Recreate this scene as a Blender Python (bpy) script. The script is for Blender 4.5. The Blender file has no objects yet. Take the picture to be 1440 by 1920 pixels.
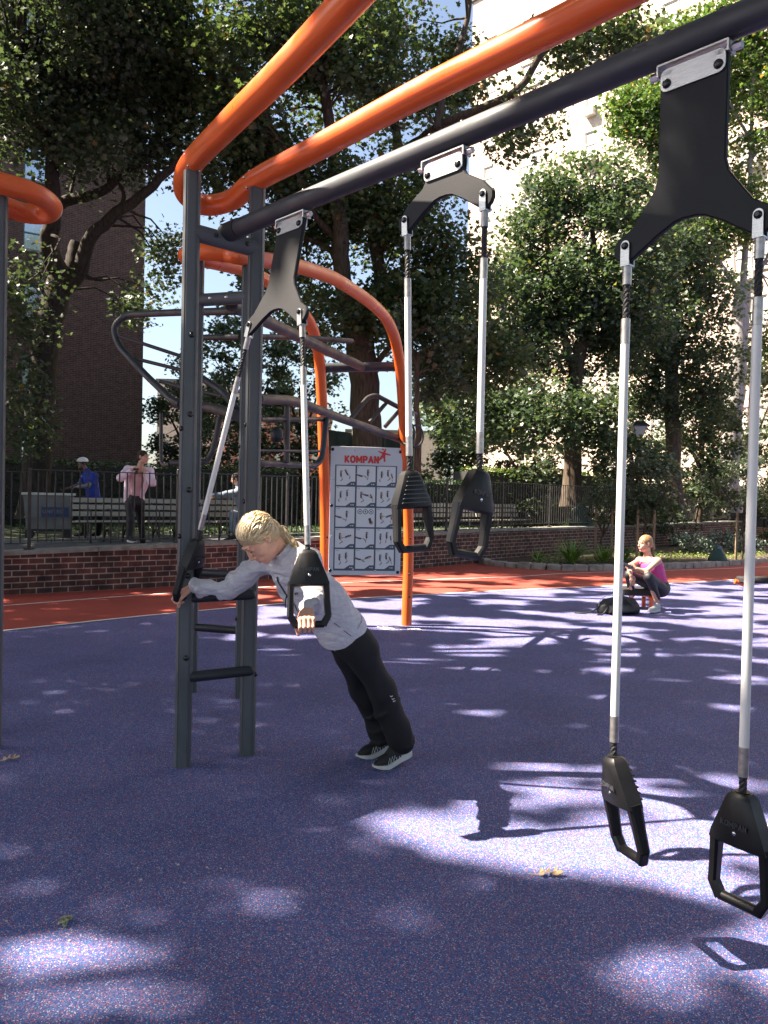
import bpy, bmesh, math, random
import numpy as np
from mathutils import Vector, Matrix, noise
random.seed(7); RNG=np.random.default_rng(11)
scn=bpy.context.scene; COL=scn.collection
PI=math.pi
# ---------------------------------------------------------------- camera
CAM_H=1.55; FPX=1500.0; ROLL=math.radians(1.25); PITCH=math.radians(-1.15)
FW=np.array([0,math.cos(PITCH),math.sin(PITCH)]); _r0=np.array([1.,0,0]); _u0=np.cross(_r0,FW)
RT=_r0*math.cos(ROLL)+_u0*math.sin(ROLL); UP=-_r0*math.sin(ROLL)+_u0*math.cos(ROLL)
CC=np.array([0,0,CAM_H])
def ray(px,py): return FW+RT*(px-720)/FPX-UP*(py-960)/FPX
def P(px,py,D):
    d=ray(px,py); return CC+d*(D/d[1])
def G(px,py,z=0.0):
    d=ray(px,py); return CC+d*((z-CAM_H)/d[2])
def PL(px,py,p0,n):
    d=ray(px,py); return CC+d*(((np.array(p0)-CC)@n)/(d@n))
def proj(p):
    v=np.asarray(p)-CC; w=v@FW
    return 720+FPX*(v@RT)/w, 960-FPX*(v@UP)/w, w
cam=bpy.data.cameras.new('camera'); co=bpy.data.objects.new('camera',cam); COL.objects.link(co)
cam.sensor_fit='VERTICAL'; cam.sensor_height=24.0; cam.lens=24.0*FPX/1920.0
cam.clip_start=0.05; cam.clip_end=600
co.matrix_world=Matrix(((RT[0],UP[0],-FW[0],CC[0]),(RT[1],UP[1],-FW[1],CC[1]),(RT[2],UP[2],-FW[2],CC[2]),(0,0,0,1)))
scn.camera=co
# ---------------------------------------------------------------- light
ELEV=math.radians(50); AZ=math.radians(180)         # direction towards the sun, measured from +x
SUN=np.array([math.cos(ELEV)*math.cos(AZ),math.cos(ELEV)*math.sin(AZ),math.sin(ELEV)])
w=bpy.data.worlds.new('World'); scn.world=w; w.use_nodes=True
nt=w.node_tree; bg=nt.nodes['Background']; sky=nt.nodes.new('ShaderNodeTexSky'); sky.sky_type='NISHITA'
sky.sun_disc=False; sky.sun_elevation=ELEV; sky.sun_rotation=math.radians(90)-AZ
sky.air_density=1.0; sky.dust_density=2.2; sky.ozone_density=1.0
hs=nt.nodes.new('ShaderNodeHueSaturation'); hs.inputs['Saturation'].default_value=.9; hs.inputs['Value'].default_value=1.1; nt.links.new(sky.outputs[0],hs.inputs['Color']); nt.links.new(hs.outputs[0],bg.inputs[0]); bg.inputs[1].default_value=0.040
sl=bpy.data.lights.new('sun','SUN'); so=bpy.data.objects.new('sun',sl); COL.objects.link(so)
sl.energy=5.0; sl.angle=math.radians(0.53); sl.color=(1.0,0.86,0.70)
so.rotation_mode='QUATERNION'; so.rotation_quaternion=Vector(SUN).to_track_quat('Z','Y')
scn.view_settings.view_transform='Standard'; scn.view_settings.look='None'
scn.view_settings.exposure=2.6; scn.view_settings.gamma=1.0
scn.cycles.max_bounces=6; scn.cycles.diffuse_bounces=3; scn.cycles.glossy_bounces=3
scn.cycles.transmission_bounces=4; scn.cycles.transparent_max_bounces=6
scn.cycles.use_denoising=True
# ---------------------------------------------------------------- materials
def newmat(name):
    m=bpy.data.materials.new(name); m.use_nodes=True
    return m,m.node_tree,m.node_tree.nodes['Principled BSDF']
def N(nt,t,**k):
    n=nt.nodes.new(t)
    for a,v in k.items(): setattr(n,a,v)
    return n
def mat(name,col,rough=0.5,metal=0.0,var=0.0,vscale=8.0,bump=0.0,bscale=60.0,spec=0.5,coat=0.0,sheen=0.0,stretch=None,col2=None):
    m,nt,b=newmat(name)
    b.inputs['Roughness'].default_value=rough; b.inputs['Metallic'].default_value=metal
    b.inputs['Specular IOR Level'].default_value=spec; b.inputs['Coat Weight'].default_value=coat
    b.inputs['Sheen Weight'].default_value=sheen
    tc=N(nt,'ShaderNodeTexCoord'); vec=tc.outputs['Object']
    if stretch:
        mp=N(nt,'ShaderNodeMapping'); mp.inputs['Scale'].default_value=stretch; nt.links.new(vec,mp.inputs[0]); vec=mp.outputs[0]
    if var>0 or col2:
        no=N(nt,'ShaderNodeTexNoise'); no.inputs['Scale'].default_value=vscale; no.inputs['Detail'].default_value=5; nt.links.new(vec,no.inputs[0])
        r=N(nt,'ShaderNodeValToRGB'); nt.links.new(no.outputs[0],r.inputs[0])
        c=np.array(col); a=c*(1-var) if not col2 else c; bb=np.minimum(c*(1+var),1) if not col2 else np.array(col2)
        r.color_ramp.elements[0].color=(*a,1); r.color_ramp.elements[1].color=(*bb,1)
        r.color_ramp.elements[0].position=.3; r.color_ramp.elements[1].position=.7
        nt.links.new(r.outputs[0],b.inputs['Base Color'])
    else: b.inputs['Base Color'].default_value=(*col,1)
    if rough<.5 and not metal and var>0:
        n3=N(nt,'ShaderNodeTexNoise'); n3.inputs['Scale'].default_value=6; n3.inputs['Detail'].default_value=8; nt.links.new(vec,n3.inputs[0])
        m3=N(nt,'ShaderNodeMapRange'); m3.inputs[1].default_value=.3; m3.inputs[2].default_value=.72; m3.inputs[3].default_value=rough*.75; m3.inputs[4].default_value=min(1,rough*1.7); nt.links.new(n3.outputs[0],m3.inputs[0]); nt.links.new(m3.outputs[0],b.inputs['Roughness'])
    if bump>0:
        n2=N(nt,'ShaderNodeTexNoise'); n2.inputs['Scale'].default_value=bscale; n2.inputs['Detail'].default_value=4; nt.links.new(vec,n2.inputs[0])
        bp=N(nt,'ShaderNodeBump'); bp.inputs['Strength'].default_value=bump; bp.inputs['Distance'].default_value=0.01
        nt.links.new(n2.outputs[0],bp.inputs['Height']); nt.links.new(bp.outputs[0],b.inputs['Normal'])
    return m
def rubber(name,cols,scale=230.,rough=.85):
    m,nt,b=newmat(name); tc=N(nt,'ShaderNodeTexCoord')
    v=N(nt,'ShaderNodeTexVoronoi'); v.inputs['Scale'].default_value=scale; nt.links.new(tc.outputs['Object'],v.inputs[0])
    s=N(nt,'ShaderNodeSeparateColor'); nt.links.new(v.outputs['Color'],s.inputs[0])
    r=N(nt,'ShaderNodeValToRGB'); r.color_ramp.interpolation='CONSTANT'; nt.links.new(s.outputs[0],r.inputs[0])
    el=r.color_ramp.elements
    while len(el)<len(cols): el.new(.5)
    for e,(p,c) in zip(el,cols): e.position=p; e.color=(*c,1)
    # broad mottling
    no=N(nt,'ShaderNodeTexNoise'); no.inputs['Scale'].default_value=1.3; no.inputs['Detail'].default_value=7; nt.links.new(tc.outputs['Object'],no.inputs[0])
    mr=N(nt,'ShaderNodeMapRange'); mr.inputs[1].default_value=.3; mr.inputs[2].default_value=.7; mr.inputs[3].default_value=.84; mr.inputs[4].default_value=1.14; nt.links.new(no.outputs[0],mr.inputs[0])
    mx=N(nt,'ShaderNodeMix',data_type='RGBA',blend_type='MULTIPLY'); mx.inputs[0].default_value=1
    nt.links.new(r.outputs[0],mx.inputs[6]); nt.links.new(mr.outputs[0],mx.inputs[7]); nt.links.new(mx.outputs[2],b.inputs['Base Color'])
    b.inputs['Roughness'].default_value=rough; b.inputs['Specular IOR Level'].default_value=.35
    bp=N(nt,'ShaderNodeBump'); bp.inputs['Strength'].default_value=.35; bp.inputs['Distance'].default_value=.003
    nt.links.new(s.outputs[1],bp.inputs['Height']); nt.links.new(bp.outputs[0],b.inputs['Normal'])
    return m
def brickmat(name,c1,c2,mortar,bw,bh,ms=.012,var=.5,coord='UV'):
    m,nt,b=newmat(name); tc=N(nt,'ShaderNodeTexCoord')
    br=N(nt,'ShaderNodeTexBrick'); nt.links.new(tc.outputs[coord],br.inputs['Vector'])
    br.inputs['Scale'].default_value=1; br.inputs['Brick Width'].default_value=bw; br.inputs['Row Height'].default_value=bh; br.inputs['Mortar Size'].default_value=ms
    br.inputs['Color1'].default_value=(*c1,1); br.inputs['Color2'].default_value=(*c2,1); br.inputs['Mortar'].default_value=(*mortar,1)
    br.inputs['Bias'].default_value=0; br.inputs['Mortar Smooth'].default_value=.2
    no=N(nt,'ShaderNodeTexNoise'); no.inputs['Scale'].default_value=5; no.inputs['Detail'].default_value=8; nt.links.new(tc.outputs[coord],no.inputs[0])
    mr=N(nt,'ShaderNodeMapRange'); mr.inputs[1].default_value=.3; mr.inputs[2].default_value=.7; mr.inputs[3].default_value=1-var; mr.inputs[4].default_value=1+var*.6; nt.links.new(no.outputs[0],mr.inputs[0])
    mx=N(nt,'ShaderNodeMix',data_type='RGBA',blend_type='MULTIPLY'); mx.inputs[0].default_value=1
    nt.links.new(br.outputs[0],mx.inputs[6]); nt.links.new(mr.outputs[0],mx.inputs[7]); nt.links.new(mx.outputs[2],b.inputs['Base Color'])
    b.inputs['Roughness'].default_value=.9
    bp=N(nt,'ShaderNodeBump',invert=True); bp.inputs['Strength'].default_value=.6; bp.inputs['Distance'].default_value=.01
    nt.links.new(br.outputs['Fac'],bp.inputs['Height']); nt.links.new(bp.outputs[0],b.inputs['Normal'])
    return m
def leafmat(name,dark,light,yellow=(.25,.22,.03),trans=.35,yf=.04):
    m,nt,b=newmat(name); g=N(nt,'ShaderNodeNewGeometry')
    r=N(nt,'ShaderNodeValToRGB'); nt.links.new(g.outputs['Random Per Island'],r.inputs[0])
    e=r.color_ramp.elements; e[0].position=0; e[0].color=(*dark,1); e[1].position=1-yf-.02; e[1].color=(*light,1)
    q=e.new(1-yf); q.color=(*yellow,1)
    nt.links.new(r.outputs[0],b.inputs['Base Color']); b.inputs['Roughness'].default_value=.42; b.inputs['Specular IOR Level'].default_value=.45
    tl=N(nt,'ShaderNodeBsdfTranslucent')
    mx=N(nt,'ShaderNodeMix',data_type='RGBA',blend_type='MULTIPLY'); mx.inputs[0].default_value=1; mx.inputs[7].default_value=(1.5,1.6,.75,1)
    nt.links.new(r.outputs[0],mx.inputs[6]); nt.links.new(mx.outputs[2],tl.inputs[0])
    ms=N(nt,'ShaderNodeMixShader'); ms.inputs[0].default_value=trans
    nt.links.new(b.outputs[0],ms.inputs[1]); nt.links.new(tl.outputs[0],ms.inputs[2]); nt.links.new(ms.outputs[0],nt.nodes['Material Output'].inputs[0])
    return m
def barkmat(name,c1,c2,sc=(14,14,2.5)):
    return mat(name,c1,.95,col2=c2,vscale=1.6,bump=.9,bscale=2.2,stretch=sc,spec=.2)
def stripmat(name,c1,c2,rough=.4,spec=.5):
    m,nt,b=newmat(name); g=N(nt,'ShaderNodeNewGeometry'); r=N(nt,'ShaderNodeValToRGB'); nt.links.new(g.outputs['Random Per Island'],r.inputs[0])
    r.color_ramp.elements[0].color=(*c1,1); r.color_ramp.elements[1].color=(*c2,1); nt.links.new(r.outputs[0],b.inputs['Base Color'])
    b.inputs['Roughness'].default_value=rough; b.inputs['Specular IOR Level'].default_value=spec
    return m
M={}
M['blue']=rubber('blue_rubber_granules',[(0,(.040,.068,.235)),(.28,(.040,.147,.36)),(.45,(.050,.063,.165)),(.61,(.130,.132,.30)),(.85,(.43,.13,.12)),(.945,(.50,.47,.57))],300.)
M['red']=rubber('red_rubber_granules',[(0,(.35,.055,.038)),(.4,(.31,.05,.035)),(.7,(.38,.085,.05)),(.9,(.20,.035,.03))])
M['line']=mat('white_line_paint',(.75,.74,.72),.8,var=.1,vscale=3,bump=.3,bscale=300)
M['orange']=mat('orange_powder_coat',(.74,.115,.012),.34,var=.1,vscale=2.0,coat=.25,spec=.5,bump=.02,bscale=40)
M['grey']=mat('dark_grey_coated_steel',(.085,.092,.098),.42,var=.18,vscale=3,bump=.04,bscale=300)
M['beam']=mat('charcoal_coated_steel',(.030,.033,.040),.42,var=.2,vscale=3,bump=.04,bscale=300)
M['black']=mat('black_steel',(.02,.022,.026),.4,var=.2,vscale=4)
M['brown']=mat('brown_grey_steel',(.055,.047,.045),.4,var=.15,vscale=4)
M['plate']=mat('matt_black_plate',(.008,.009,.012),.5,var=.15,vscale=5,bump=.06,bscale=200,spec=.25)
M['plastic']=mat('black_moulded_plastic',(.007,.007,.008),.36,var=.2,vscale=20,bump=.05,bscale=260,spec=.35)
M['emboss']=mat('embossed_plastic',(.045,.046,.048),.3)
M['cap']=mat('black_bolt_cap',(.01,.01,.012),.25)
M['steel']=mat('brushed_stainless_steel',(.55,.54,.52),.32,1.0,var=.15,vscale=30,bump=.1,bscale=80,stretch=(1,1,12))
M['rod']=mat('satin_aluminium_rod',(.72,.71,.69),.45,.15,var=.1,vscale=12,stretch=(1,1,.2))
M['sleeve']=mat('dull_aluminium_sleeve',(.42,.40,.38),.38,.85,var=.25,vscale=50)
M['rope']=mat('black_rope',(.014,.014,.016),.55,bump=.3,bscale=200)
M['chrome']=mat('bright_bolt',(.7,.7,.7),.2,1.0)
M['wallbrick']=brickmat('garden_wall_brick',(.125,.040,.029),(.050,.027,.025),(.31,.26,.22),.225,.088,.009,.65)
M['coping']=mat('bluestone_coping',(.22,.22,.19),.85,var=.35,vscale=6,bump=.4,bscale=20)
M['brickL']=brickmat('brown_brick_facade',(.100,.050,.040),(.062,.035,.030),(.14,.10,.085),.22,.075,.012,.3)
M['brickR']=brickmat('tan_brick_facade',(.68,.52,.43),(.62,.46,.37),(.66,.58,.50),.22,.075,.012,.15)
M['stone']=mat('granite_sett',(.30,.26,.23),.9,var=.4,vscale=5,bump=.6,bscale=30)
M['asphalt']=mat('asphalt',(.085,.085,.09),.9,var=.25,vscale=3,bump=.3,bscale=150)
M['soil']=mat('garden_soil',(.05,.035,.022),.95,var=.5,vscale=10,bump=.9,bscale=40)
M['lawn']=mat('lawn_ground',(.02,.035,.010),.95,var=.5,vscale=1.2,bump=.8,bscale=60)
M['iron']=mat('black_iron_fence',(.016,.016,.016),.35,var=.2,vscale=10)
M['slat']=mat('weathered_bench_timber',(.34,.31,.26),.7,var=.25,vscale=6,bump=.3,bscale=30,stretch=(1,1,8))
M['glass']=mat('window_glass',(.55,.62,.68),.08,.75,spec=1.0); M['glassR']=mat('glare_pale_window_glass',(.50,.48,.44),.3,spec=.8)  # glassR base painted pale in place of sun glare on the panes
M['frame']=mat('green_grey_window_frame',(.10,.17,.17),.5)
M['wframe']=mat('pale_window_frame',(.55,.50,.45),.5)
M['acunit']=mat('air_conditioner_casing',(.50,.49,.45),.5,var=.1,vscale=6)
M['dark']=mat('dark_slots',(.02,.02,.02),.7)
M['leafA']=leafmat('dark_oak_leaf',(.034,.052,.036),(.080,.112,.068),(.14,.10,.03),.28,.01)
M['leafB']=leafmat('oak_leaf',(.034,.056,.030),(.100,.138,.060),(.24,.10,.03),.36,.008)
M['leafD']=leafmat('pear_leaf',(.034,.060,.038),(.085,.122,.072),(.20,.18,.05),.33,.012)
M['leafF']=leafmat('locust_leaf',(.035,.075,.022),(.10,.155,.045),(.28,.17,.05),.40,.02)
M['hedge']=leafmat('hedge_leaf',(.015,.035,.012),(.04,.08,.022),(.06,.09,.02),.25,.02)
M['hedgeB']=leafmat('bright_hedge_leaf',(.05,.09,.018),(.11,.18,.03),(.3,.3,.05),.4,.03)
M['blade']=stripmat('daylily_blade',(.10,.19,.02),(.22,.34,.05),.4)
M['ivy']=leafmat('low_groundcover_leaf',(.10,.15,.04),(.24,.30,.11),(.3,.28,.12),.3,.05)
M['silver']=stripmat('silver_green_leaf',(.08,.12,.09),(.20,.26,.20),.6)
M['barkA']=barkmat('dark_bark',(.022,.019,.017),(.055,.048,.042))
M['barkB']=barkmat('brown_bark',(.045,.034,.025),(.11,.085,.065))
M['barkF']=barkmat('pale_grey_bark',(.20,.18,.17),(.36,.33,.31),(7,7,3))
M['skin']=mat('fair_skin',(.66,.36,.25),.5,var=.08,vscale=20,bump=.05,bscale=300)
M['skin2']=mat('light_olive_skin',(.55,.31,.22),.5,var=.06,vscale=20)
M['skin3']=mat('brown_skin',(.15,.08,.055),.5,var=.06,vscale=20)
for k in('skin','skin2'):
    b=M[k].node_tree.nodes['Principled BSDF']; b.inputs['Subsurface Weight'].default_value=.12; b.inputs['Subsurface Radius'].default_value=(.6,.2,.1); b.inputs['Subsurface Scale'].default_value=.01
M['lips']=mat('lips',(.45,.13,.11),.4); M['brow']=mat('eyebrow_hair',(.20,.12,.07),.8); M['lash']=mat('eyelash',(.05,.03,.02),.8)
M['blond']=stripmat('blond_hair',(.20,.115,.045),(.90,.74,.45),.35,.6)
M['dblond']=stripmat('dark_blond_hair',(.20,.11,.05),(.42,.27,.12),.4,.6)
M['bhair']=stripmat('dark_brown_hair',(.02,.014,.01),(.05,.034,.025),.6,.25)
M['fleece']=mat('light_grey_fleece',(.56,.545,.58),.9,var=.08,vscale=120,bump=.25,bscale=500,sheen=.3)
M['pants']=mat('black_trouser_cloth',(.006,.006,.007),.8,var=.2,vscale=6,bump=.1,bscale=300)
M['leggings']=mat('black_leggings',(.012,.012,.015),.6,var=.2,vscale=10)
M['shoe']=mat('black_mesh_trainer',(.009,.009,.010),.65,var=.3,vscale=60,bump=.3,bscale=400)
M['sole']=mat('white_foam_sole',(.62,.60,.56),.6,var=.1,vscale=20)
M['shoew']=mat('pale_grey_trainer',(.45,.45,.47),.6,var=.15,vscale=60)
M['zip']=mat('dark_zip_tape',(.06,.06,.07),.5); M['white']=mat('white_print',(.75,.75,.75),.5)
M['pinktop']=mat('magenta_vest_cloth',(.58,.06,.24),.7,var=.1,vscale=20,bump=.15,bscale=80)
M['pinkjkt']=mat('pale_pink_jacket_cloth',(.78,.62,.72),.75,var=.08,vscale=12,bump=.3,bscale=30)
M['paletop']=mat('blush_top_cloth',(.60,.38,.40),.75,var=.08,vscale=12)
M['bluet']=mat('royal_blue_tee_cloth',(.015,.04,.30),.8,var=.15,vscale=12,bump=.3,bscale=30)
M['greysl']=mat('grey_sleeve_cloth',(.16,.16,.18),.8); M['helmet']=mat('white_helmet_shell',(.75,.75,.73),.4)
M['denim']=mat('grey_blue_cloth',(.16,.20,.26),.85,var=.15,vscale=12)
M['bag']=mat('black_backpack_nylon',(.022,.023,.024),.55,var=.3,vscale=14,bump=.4,bscale=30)
M['pad']=mat('black_rubber_pad',(.015,.015,.016),.8,bump=.3,bscale=200)
M['board']=mat('pale_grey_sign_panel',(.60,.61,.66),.3,var=.03,vscale=4,spec=.5)
M['cell']=mat('white_sign_cell',(.72,.73,.76),.32); M['grid']=mat('slate_sign_print',(.075,.09,.13),.35)
M['logo']=mat('red_sign_print',(.62,.03,.03),.35); M['fig']=mat('dark_figure_print',(.04,.045,.05),.4); M['figs']=mat('skin_tone_print',(.6,.34,.24),.4)
M['cart']=mat('grey_cart_plastic',(.16,.16,.16),.6,var=.2,vscale=5); M['cartl']=mat('blue_cart_label',(.03,.05,.14),.5)
M['gbag']=mat('green_watering_bag',(.010,.045,.032),.5,var=.2,vscale=8,bump=.4,bscale=20)
M['stake']=mat('timber_stake',(.26,.18,.11),.85,var=.2,vscale=8)
M['dleaf']=mat('dry_tan_leaf',(.50,.36,.20),.6,var=.3,vscale=30); M['cone']=mat('pale_green_seed_cluster',(.30,.33,.20),.8,var=.6,vscale=150)
M['crumb']=mat('pale_seed_fleck',(.60,.55,.42),.8)
M['lampg']=mat('frosted_lamp_glass',(.5,.5,.48),.3); M['teal']=mat('dark_green_tarpaulin',(.006,.02,.018),.6,var=.2,vscale=3)
M['redw']=mat('far_red_brick',(.42,.12,.08),.9,var=.2,vscale=3); M['cream']=mat('far_cream_render',(.55,.48,.40),.9,var=.1,vscale=2)
M['phone']=mat('dark_phone_glass',(.02,.02,.03),.15)
M['roofm']=mat('flat_roof_felt',(.12,.12,.12),.9,var=.2,vscale=1)
# fold bump on the fleece
nt_=M['fleece'].node_tree; b_=nt_.nodes['Principled BSDF']; tc_=nt_.nodes['Texture Coordinate']; mp_=N(nt_,'ShaderNodeMapping'); mp_.inputs['Rotation'].default_value=(.3,.9,.5); mp_.inputs['Scale'].default_value=(1,1,2.6)
nn_=N(nt_,'ShaderNodeTexNoise'); nn_.inputs['Scale'].default_value=9; nn_.inputs['Detail'].default_value=2.5; nn_.inputs['Distortion'].default_value=.6; bp_=N(nt_,'ShaderNodeBump'); bp_.inputs['Strength'].default_value=.9; bp_.inputs['Distance'].default_value=.035
nt_.links.new(tc_.outputs['Object'],mp_.inputs[0]); nt_.links.new(mp_.outputs[0],nn_.inputs[0]); nt_.links.new(nn_.outputs[0],bp_.inputs['Height'])
old_=b_.inputs['Normal'].links[0].from_socket; nt_.links.new(old_,bp_.inputs['Normal']); nt_.links.new(bp_.outputs[0],b_.inputs['Normal'])
# ---------------------------------------------------------------- mesh builder
def V3(p): return np.array(p,dtype=float)
def unit(v): v=V3(v); return v/np.linalg.norm(v)
def frame(d):
    d=unit(d); a=np.array([0,0,1.]) if abs(d[2])<.9 else np.array([1.,0,0]); x=unit(np.cross(a,d)); return x,np.cross(d,x),d
class MB:
    def __init__(s): s.v=[];s.f=[];s.m=[];s.mi=0;s.mats=[];s.pc=[]
    def mat(s,m):
        if m not in s.mats: s.mats.append(m)
        s.mi=s.mats.index(m); return s
    def add(s,vs,fs):
        o=len(s.v); s.pc.append((o,len(s.f))); s.v+= [tuple(map(float,v)) for v in vs]
        for f in fs: s.f.append(tuple(o+i for i in f)); s.m.append(s.mi)
        return s
    def box(s,c,size,ax=None):
        c=V3(c); h=V3(size)/2; A=np.eye(3) if ax is None else np.array(ax,dtype=float)
        vs=[c+A[0]*h[0]*i+A[1]*h[1]*j+A[2]*h[2]*k for k in(-1,1) for j in(-1,1) for i in(-1,1)]
        return s.add(vs,[(0,2,3,1),(4,5,7,6),(0,1,5,4),(2,6,7,3),(0,4,6,2),(1,3,7,5)])
    def rings(s,rings,cap=True,closed=False):
        n=len(rings[0]); vs=[p for r in rings for p in r]; fs=[]; R=len(rings)
        for i in range(R if closed else R-1):
            j=(i+1)%R
            for k in range(n):
                l=(k+1)%n; fs.append((i*n+k,i*n+l,j*n+l,j*n+k))
        if cap and not closed: fs.append(tuple(range(n))[::-1]); fs.append(tuple((R-1)*n+k for k in range(n)))
        return s.add(vs,fs)
    def tube(s,path,r,seg=16,closed=False,cap=True,asp=None):
        path=[V3(p) for p in path]; n=len(path); rr=[r]*n if np.isscalar(r) else list(r)
        T=[]
        for i in range(n):
            a=path[(i-1)%n] if (closed or i>0) else path[0]; b=path[(i+1)%n] if (closed or i<n-1) else path[-1]; T.append(unit(b-a))
        x,y,_=frame(T[0]); R=[]
        for i in range(n):
            t=T[i]; x=x-t*(x@t); x=unit(x); y=np.cross(t,x)
            R.append([path[i]+rr[i]*(x*math.cos(2*PI*k/seg)+y*math.sin(2*PI*k/seg)) for k in range(seg)])
        return s.rings(R,cap,closed)
    def cyl(s,a,b,r,seg=16,r2=None): return s.tube([a,b],[r,r if r2 is None else r2],seg)
    def ball(s,c,r,seg=12,rn=8,ax=None):
        c=V3(c); r=V3([r]*3 if np.isscalar(r) else r); A=np.eye(3) if ax is None else np.array(ax,dtype=float)
        R=[]
        for i in range(1,rn):
            t=PI*i/rn; R.append([c+A[0]*r[0]*math.sin(t)*math.cos(2*PI*k/seg)+A[1]*r[1]*math.sin(t)*math.sin(2*PI*k/seg)-A[2]*r[2]*math.cos(t) for k in range(seg)])
        return s.rings(R)
    def prism(s,pts,o,ex,ey,t,bev=0):
        """outline in plane (ex,ey) from origin o, thickness t along the normal, centred"""
        o=V3(o);ex=V3(ex);ey=V3(ey);n=np.cross(ex,ey); k=len(pts)
        if bev:
            # inset ring for a soft edge
            P2=[V3(p) for p in pts]; ins=[]
            for i in range(k):
                a,b,c=P2[i-1],P2[i],P2[(i+1)%k]; d1=unit(b-a);d2=unit(c-b); nn=np.array([-(d1[1]+d2[1]),d1[0]+d2[0]]); l=np.linalg.norm(nn); nn=nn/l if l>1e-6 else np.array([-d1[1],d1[0]])
                ins.append(b+nn*bev)
            R=[[o+ex*p[0]+ey*p[1]-n*t/2 for p in ins],[o+ex*p[0]+ey*p[1]-n*(t/2-bev) for p in P2],[o+ex*p[0]+ey*p[1]+n*(t/2-bev) for p in P2],[o+ex*p[0]+ey*p[1]+n*t/2 for p in ins]]
            return s.rings(R)
        R=[[o+ex*p[0]+ey*p[1]-n*t/2 for p in pts],[o+ex*p[0]+ey*p[1]+n*t/2 for p in pts]]
        return s.rings(R)
    def build_each(s,name,m,parent,smooth=40):
        for (v0,f0),(v1,f1) in zip(s.pc,s.pc[1:]+[(len(s.v),len(s.f))]):
            b=MB(); b.v=s.v[v0:v1]; b.f=[tuple(i-v0 for i in f) for f in s.f[f0:f1]]; b.m=[0]*len(b.f); b.build(name,m,parent,smooth)
    def build(s,name,m=None,parent=None,smooth=40,uvs=None):
        me=bpy.data.meshes.new(name); me.from_pydata(s.v,[],s.f); 
        for x in (s.mats or [m]): me.materials.append(M[x] if isinstance(x,str) else x)
        if s.mats:
            me.polygons.foreach_set('material_index',s.m)
        me.update()
        bm=bmesh.new(); bm.from_mesh(me); bmesh.ops.recalc_face_normals(bm,faces=bm.faces); bm.to_mesh(me); bm.free()
        if smooth:
            me.polygons.foreach_set('use_smooth',[True]*len(me.polygons)); me.set_sharp_from_angle(angle=math.radians(smooth))
        return link(name,me,parent)
def link(name,me,parent=None):
    o=bpy.data.objects.new(name,me); COL.objects.link(o)
    if parent is not None:
        o.parent=parent; o.matrix_parent_inverse=parent.matrix_world.inverted() if False else Matrix.Translation(-Vector(parent.location))
    return o
def thing(name,label,cat,loc=(0,0,0),group=None):
    o=bpy.data.objects.new(name,None); COL.objects.link(o); o.location=Vector([float(x) for x in loc]); o.empty_display_size=.1
    return tag(o,label,cat,group)
def tag(o,label,cat,group=None,kind=None):
    if label: o['label']=label
    if cat: o['category']=cat
    if group: o['group']=group
    if kind: o['kind']=kind
    return o
def struct(o): o['kind']='structure'; return o
def arr_mesh(name,verts,K,faces_per,mats,parent=None,smooth=False):
    """verts (N,K,3); faces_per: list of index tuples used for every item"""
    Nn=len(verts); me=bpy.data.meshes.new(name); me.vertices.add(Nn*K); me.vertices.foreach_set('co',verts.reshape(-1).astype(np.float32))
    tot=[len(f) for f in faces_per]; flat=np.array([i for f in faces_per for i in f]); L=len(flat)
    idx=(np.arange(Nn)[:,None]*K+flat[None,:]).reshape(-1)
    me.loops.add(Nn*L); me.loops.foreach_set('vertex_index',idx.astype(np.int32))
    starts=np.concatenate([[0],np.cumsum(tot)[:-1]]); ls=(np.arange(Nn)[:,None]*L+starts[None,:]).reshape(-1)
    me.polygons.add(Nn*len(tot)); me.polygons.foreach_set('loop_start',ls.astype(np.int32))
    me.update(calc_edges=True); me.validate()
    for x in mats: me.materials.append(M[x])
    return link(name,me,parent)
def catmull(pts,n=8):
    pts=[V3(p) for p in pts]; out=[]; q=[2*pts[0]-pts[1]]+pts+[2*pts[-1]-pts[-2]]
    for i in range(1,len(q)-2):
        p0,p1,p2,p3=q[i-1:i+3]
        for k in range(n):
            t=k/n; out.append(.5*((2*p1)+(-p0+p2)*t+(2*p0-5*p1+4*p2-p3)*t*t+(-p0+3*p1-3*p2+p3)*t**3))
    out.append(pts[-1]); return out
def fillet(pts,r,n=8):
    pts=[V3(p) for p in pts]; out=[pts[0]]
    for i in range(1,len(pts)-1):
        a,b,c=pts[i-1],pts[i],pts[i+1]; d1=unit(a-b);d2=unit(c-b); rr=min(r,.45*np.linalg.norm(a-b),.45*np.linalg.norm(c-b))
        p,q=b+d1*rr,b+d2*rr
        for k in range(n+1):
            t=k/n; out.append((1-t)**2*p+2*t*(1-t)*b+t*t*q)
    out.append(pts[-1]); return out
def domed_bolt(mb,p,n,r=.014,h=.008):
    n=unit(n); x,y,_=frame(n); mb.ball(V3(p),(r,r,h),10,6,(x,y,n)); return mb
GLY={'K':(.62,[((0,0),(0,1)),((.05,.42),(.52,1)),((.17,.58),(.55,0))]),'O':(.74,[((.22,0),(.5,0)),((.5,0),(.70,.25)),((.70,.25),(.70,.75)),((.70,.75),(.5,1)),((.5,1),(.22,1)),((.22,1),(.02,.75)),((.02,.75),(.02,.25)),((.02,.25),(.22,0))]),
'M':(.86,[((0,0),(0,1)),((0,1),(.40,.30)),((.40,.30),(.80,1)),((.80,1),(.80,0))]),'P':(.60,[((0,0),(0,1)),((0,1),(.38,1)),((.38,1),(.54,.86)),((.54,.86),(.54,.62)),((.54,.62),(.38,.46)),((.38,.46),(0,.46))]),
'A':(.72,[((0,0),(.33,1)),((.33,1),(.66,0)),((.13,.28),(.53,.28))]),'N':(.70,[((0,0),(0,1)),((0,1),(.58,0)),((.58,0),(.58,1))])}
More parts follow.
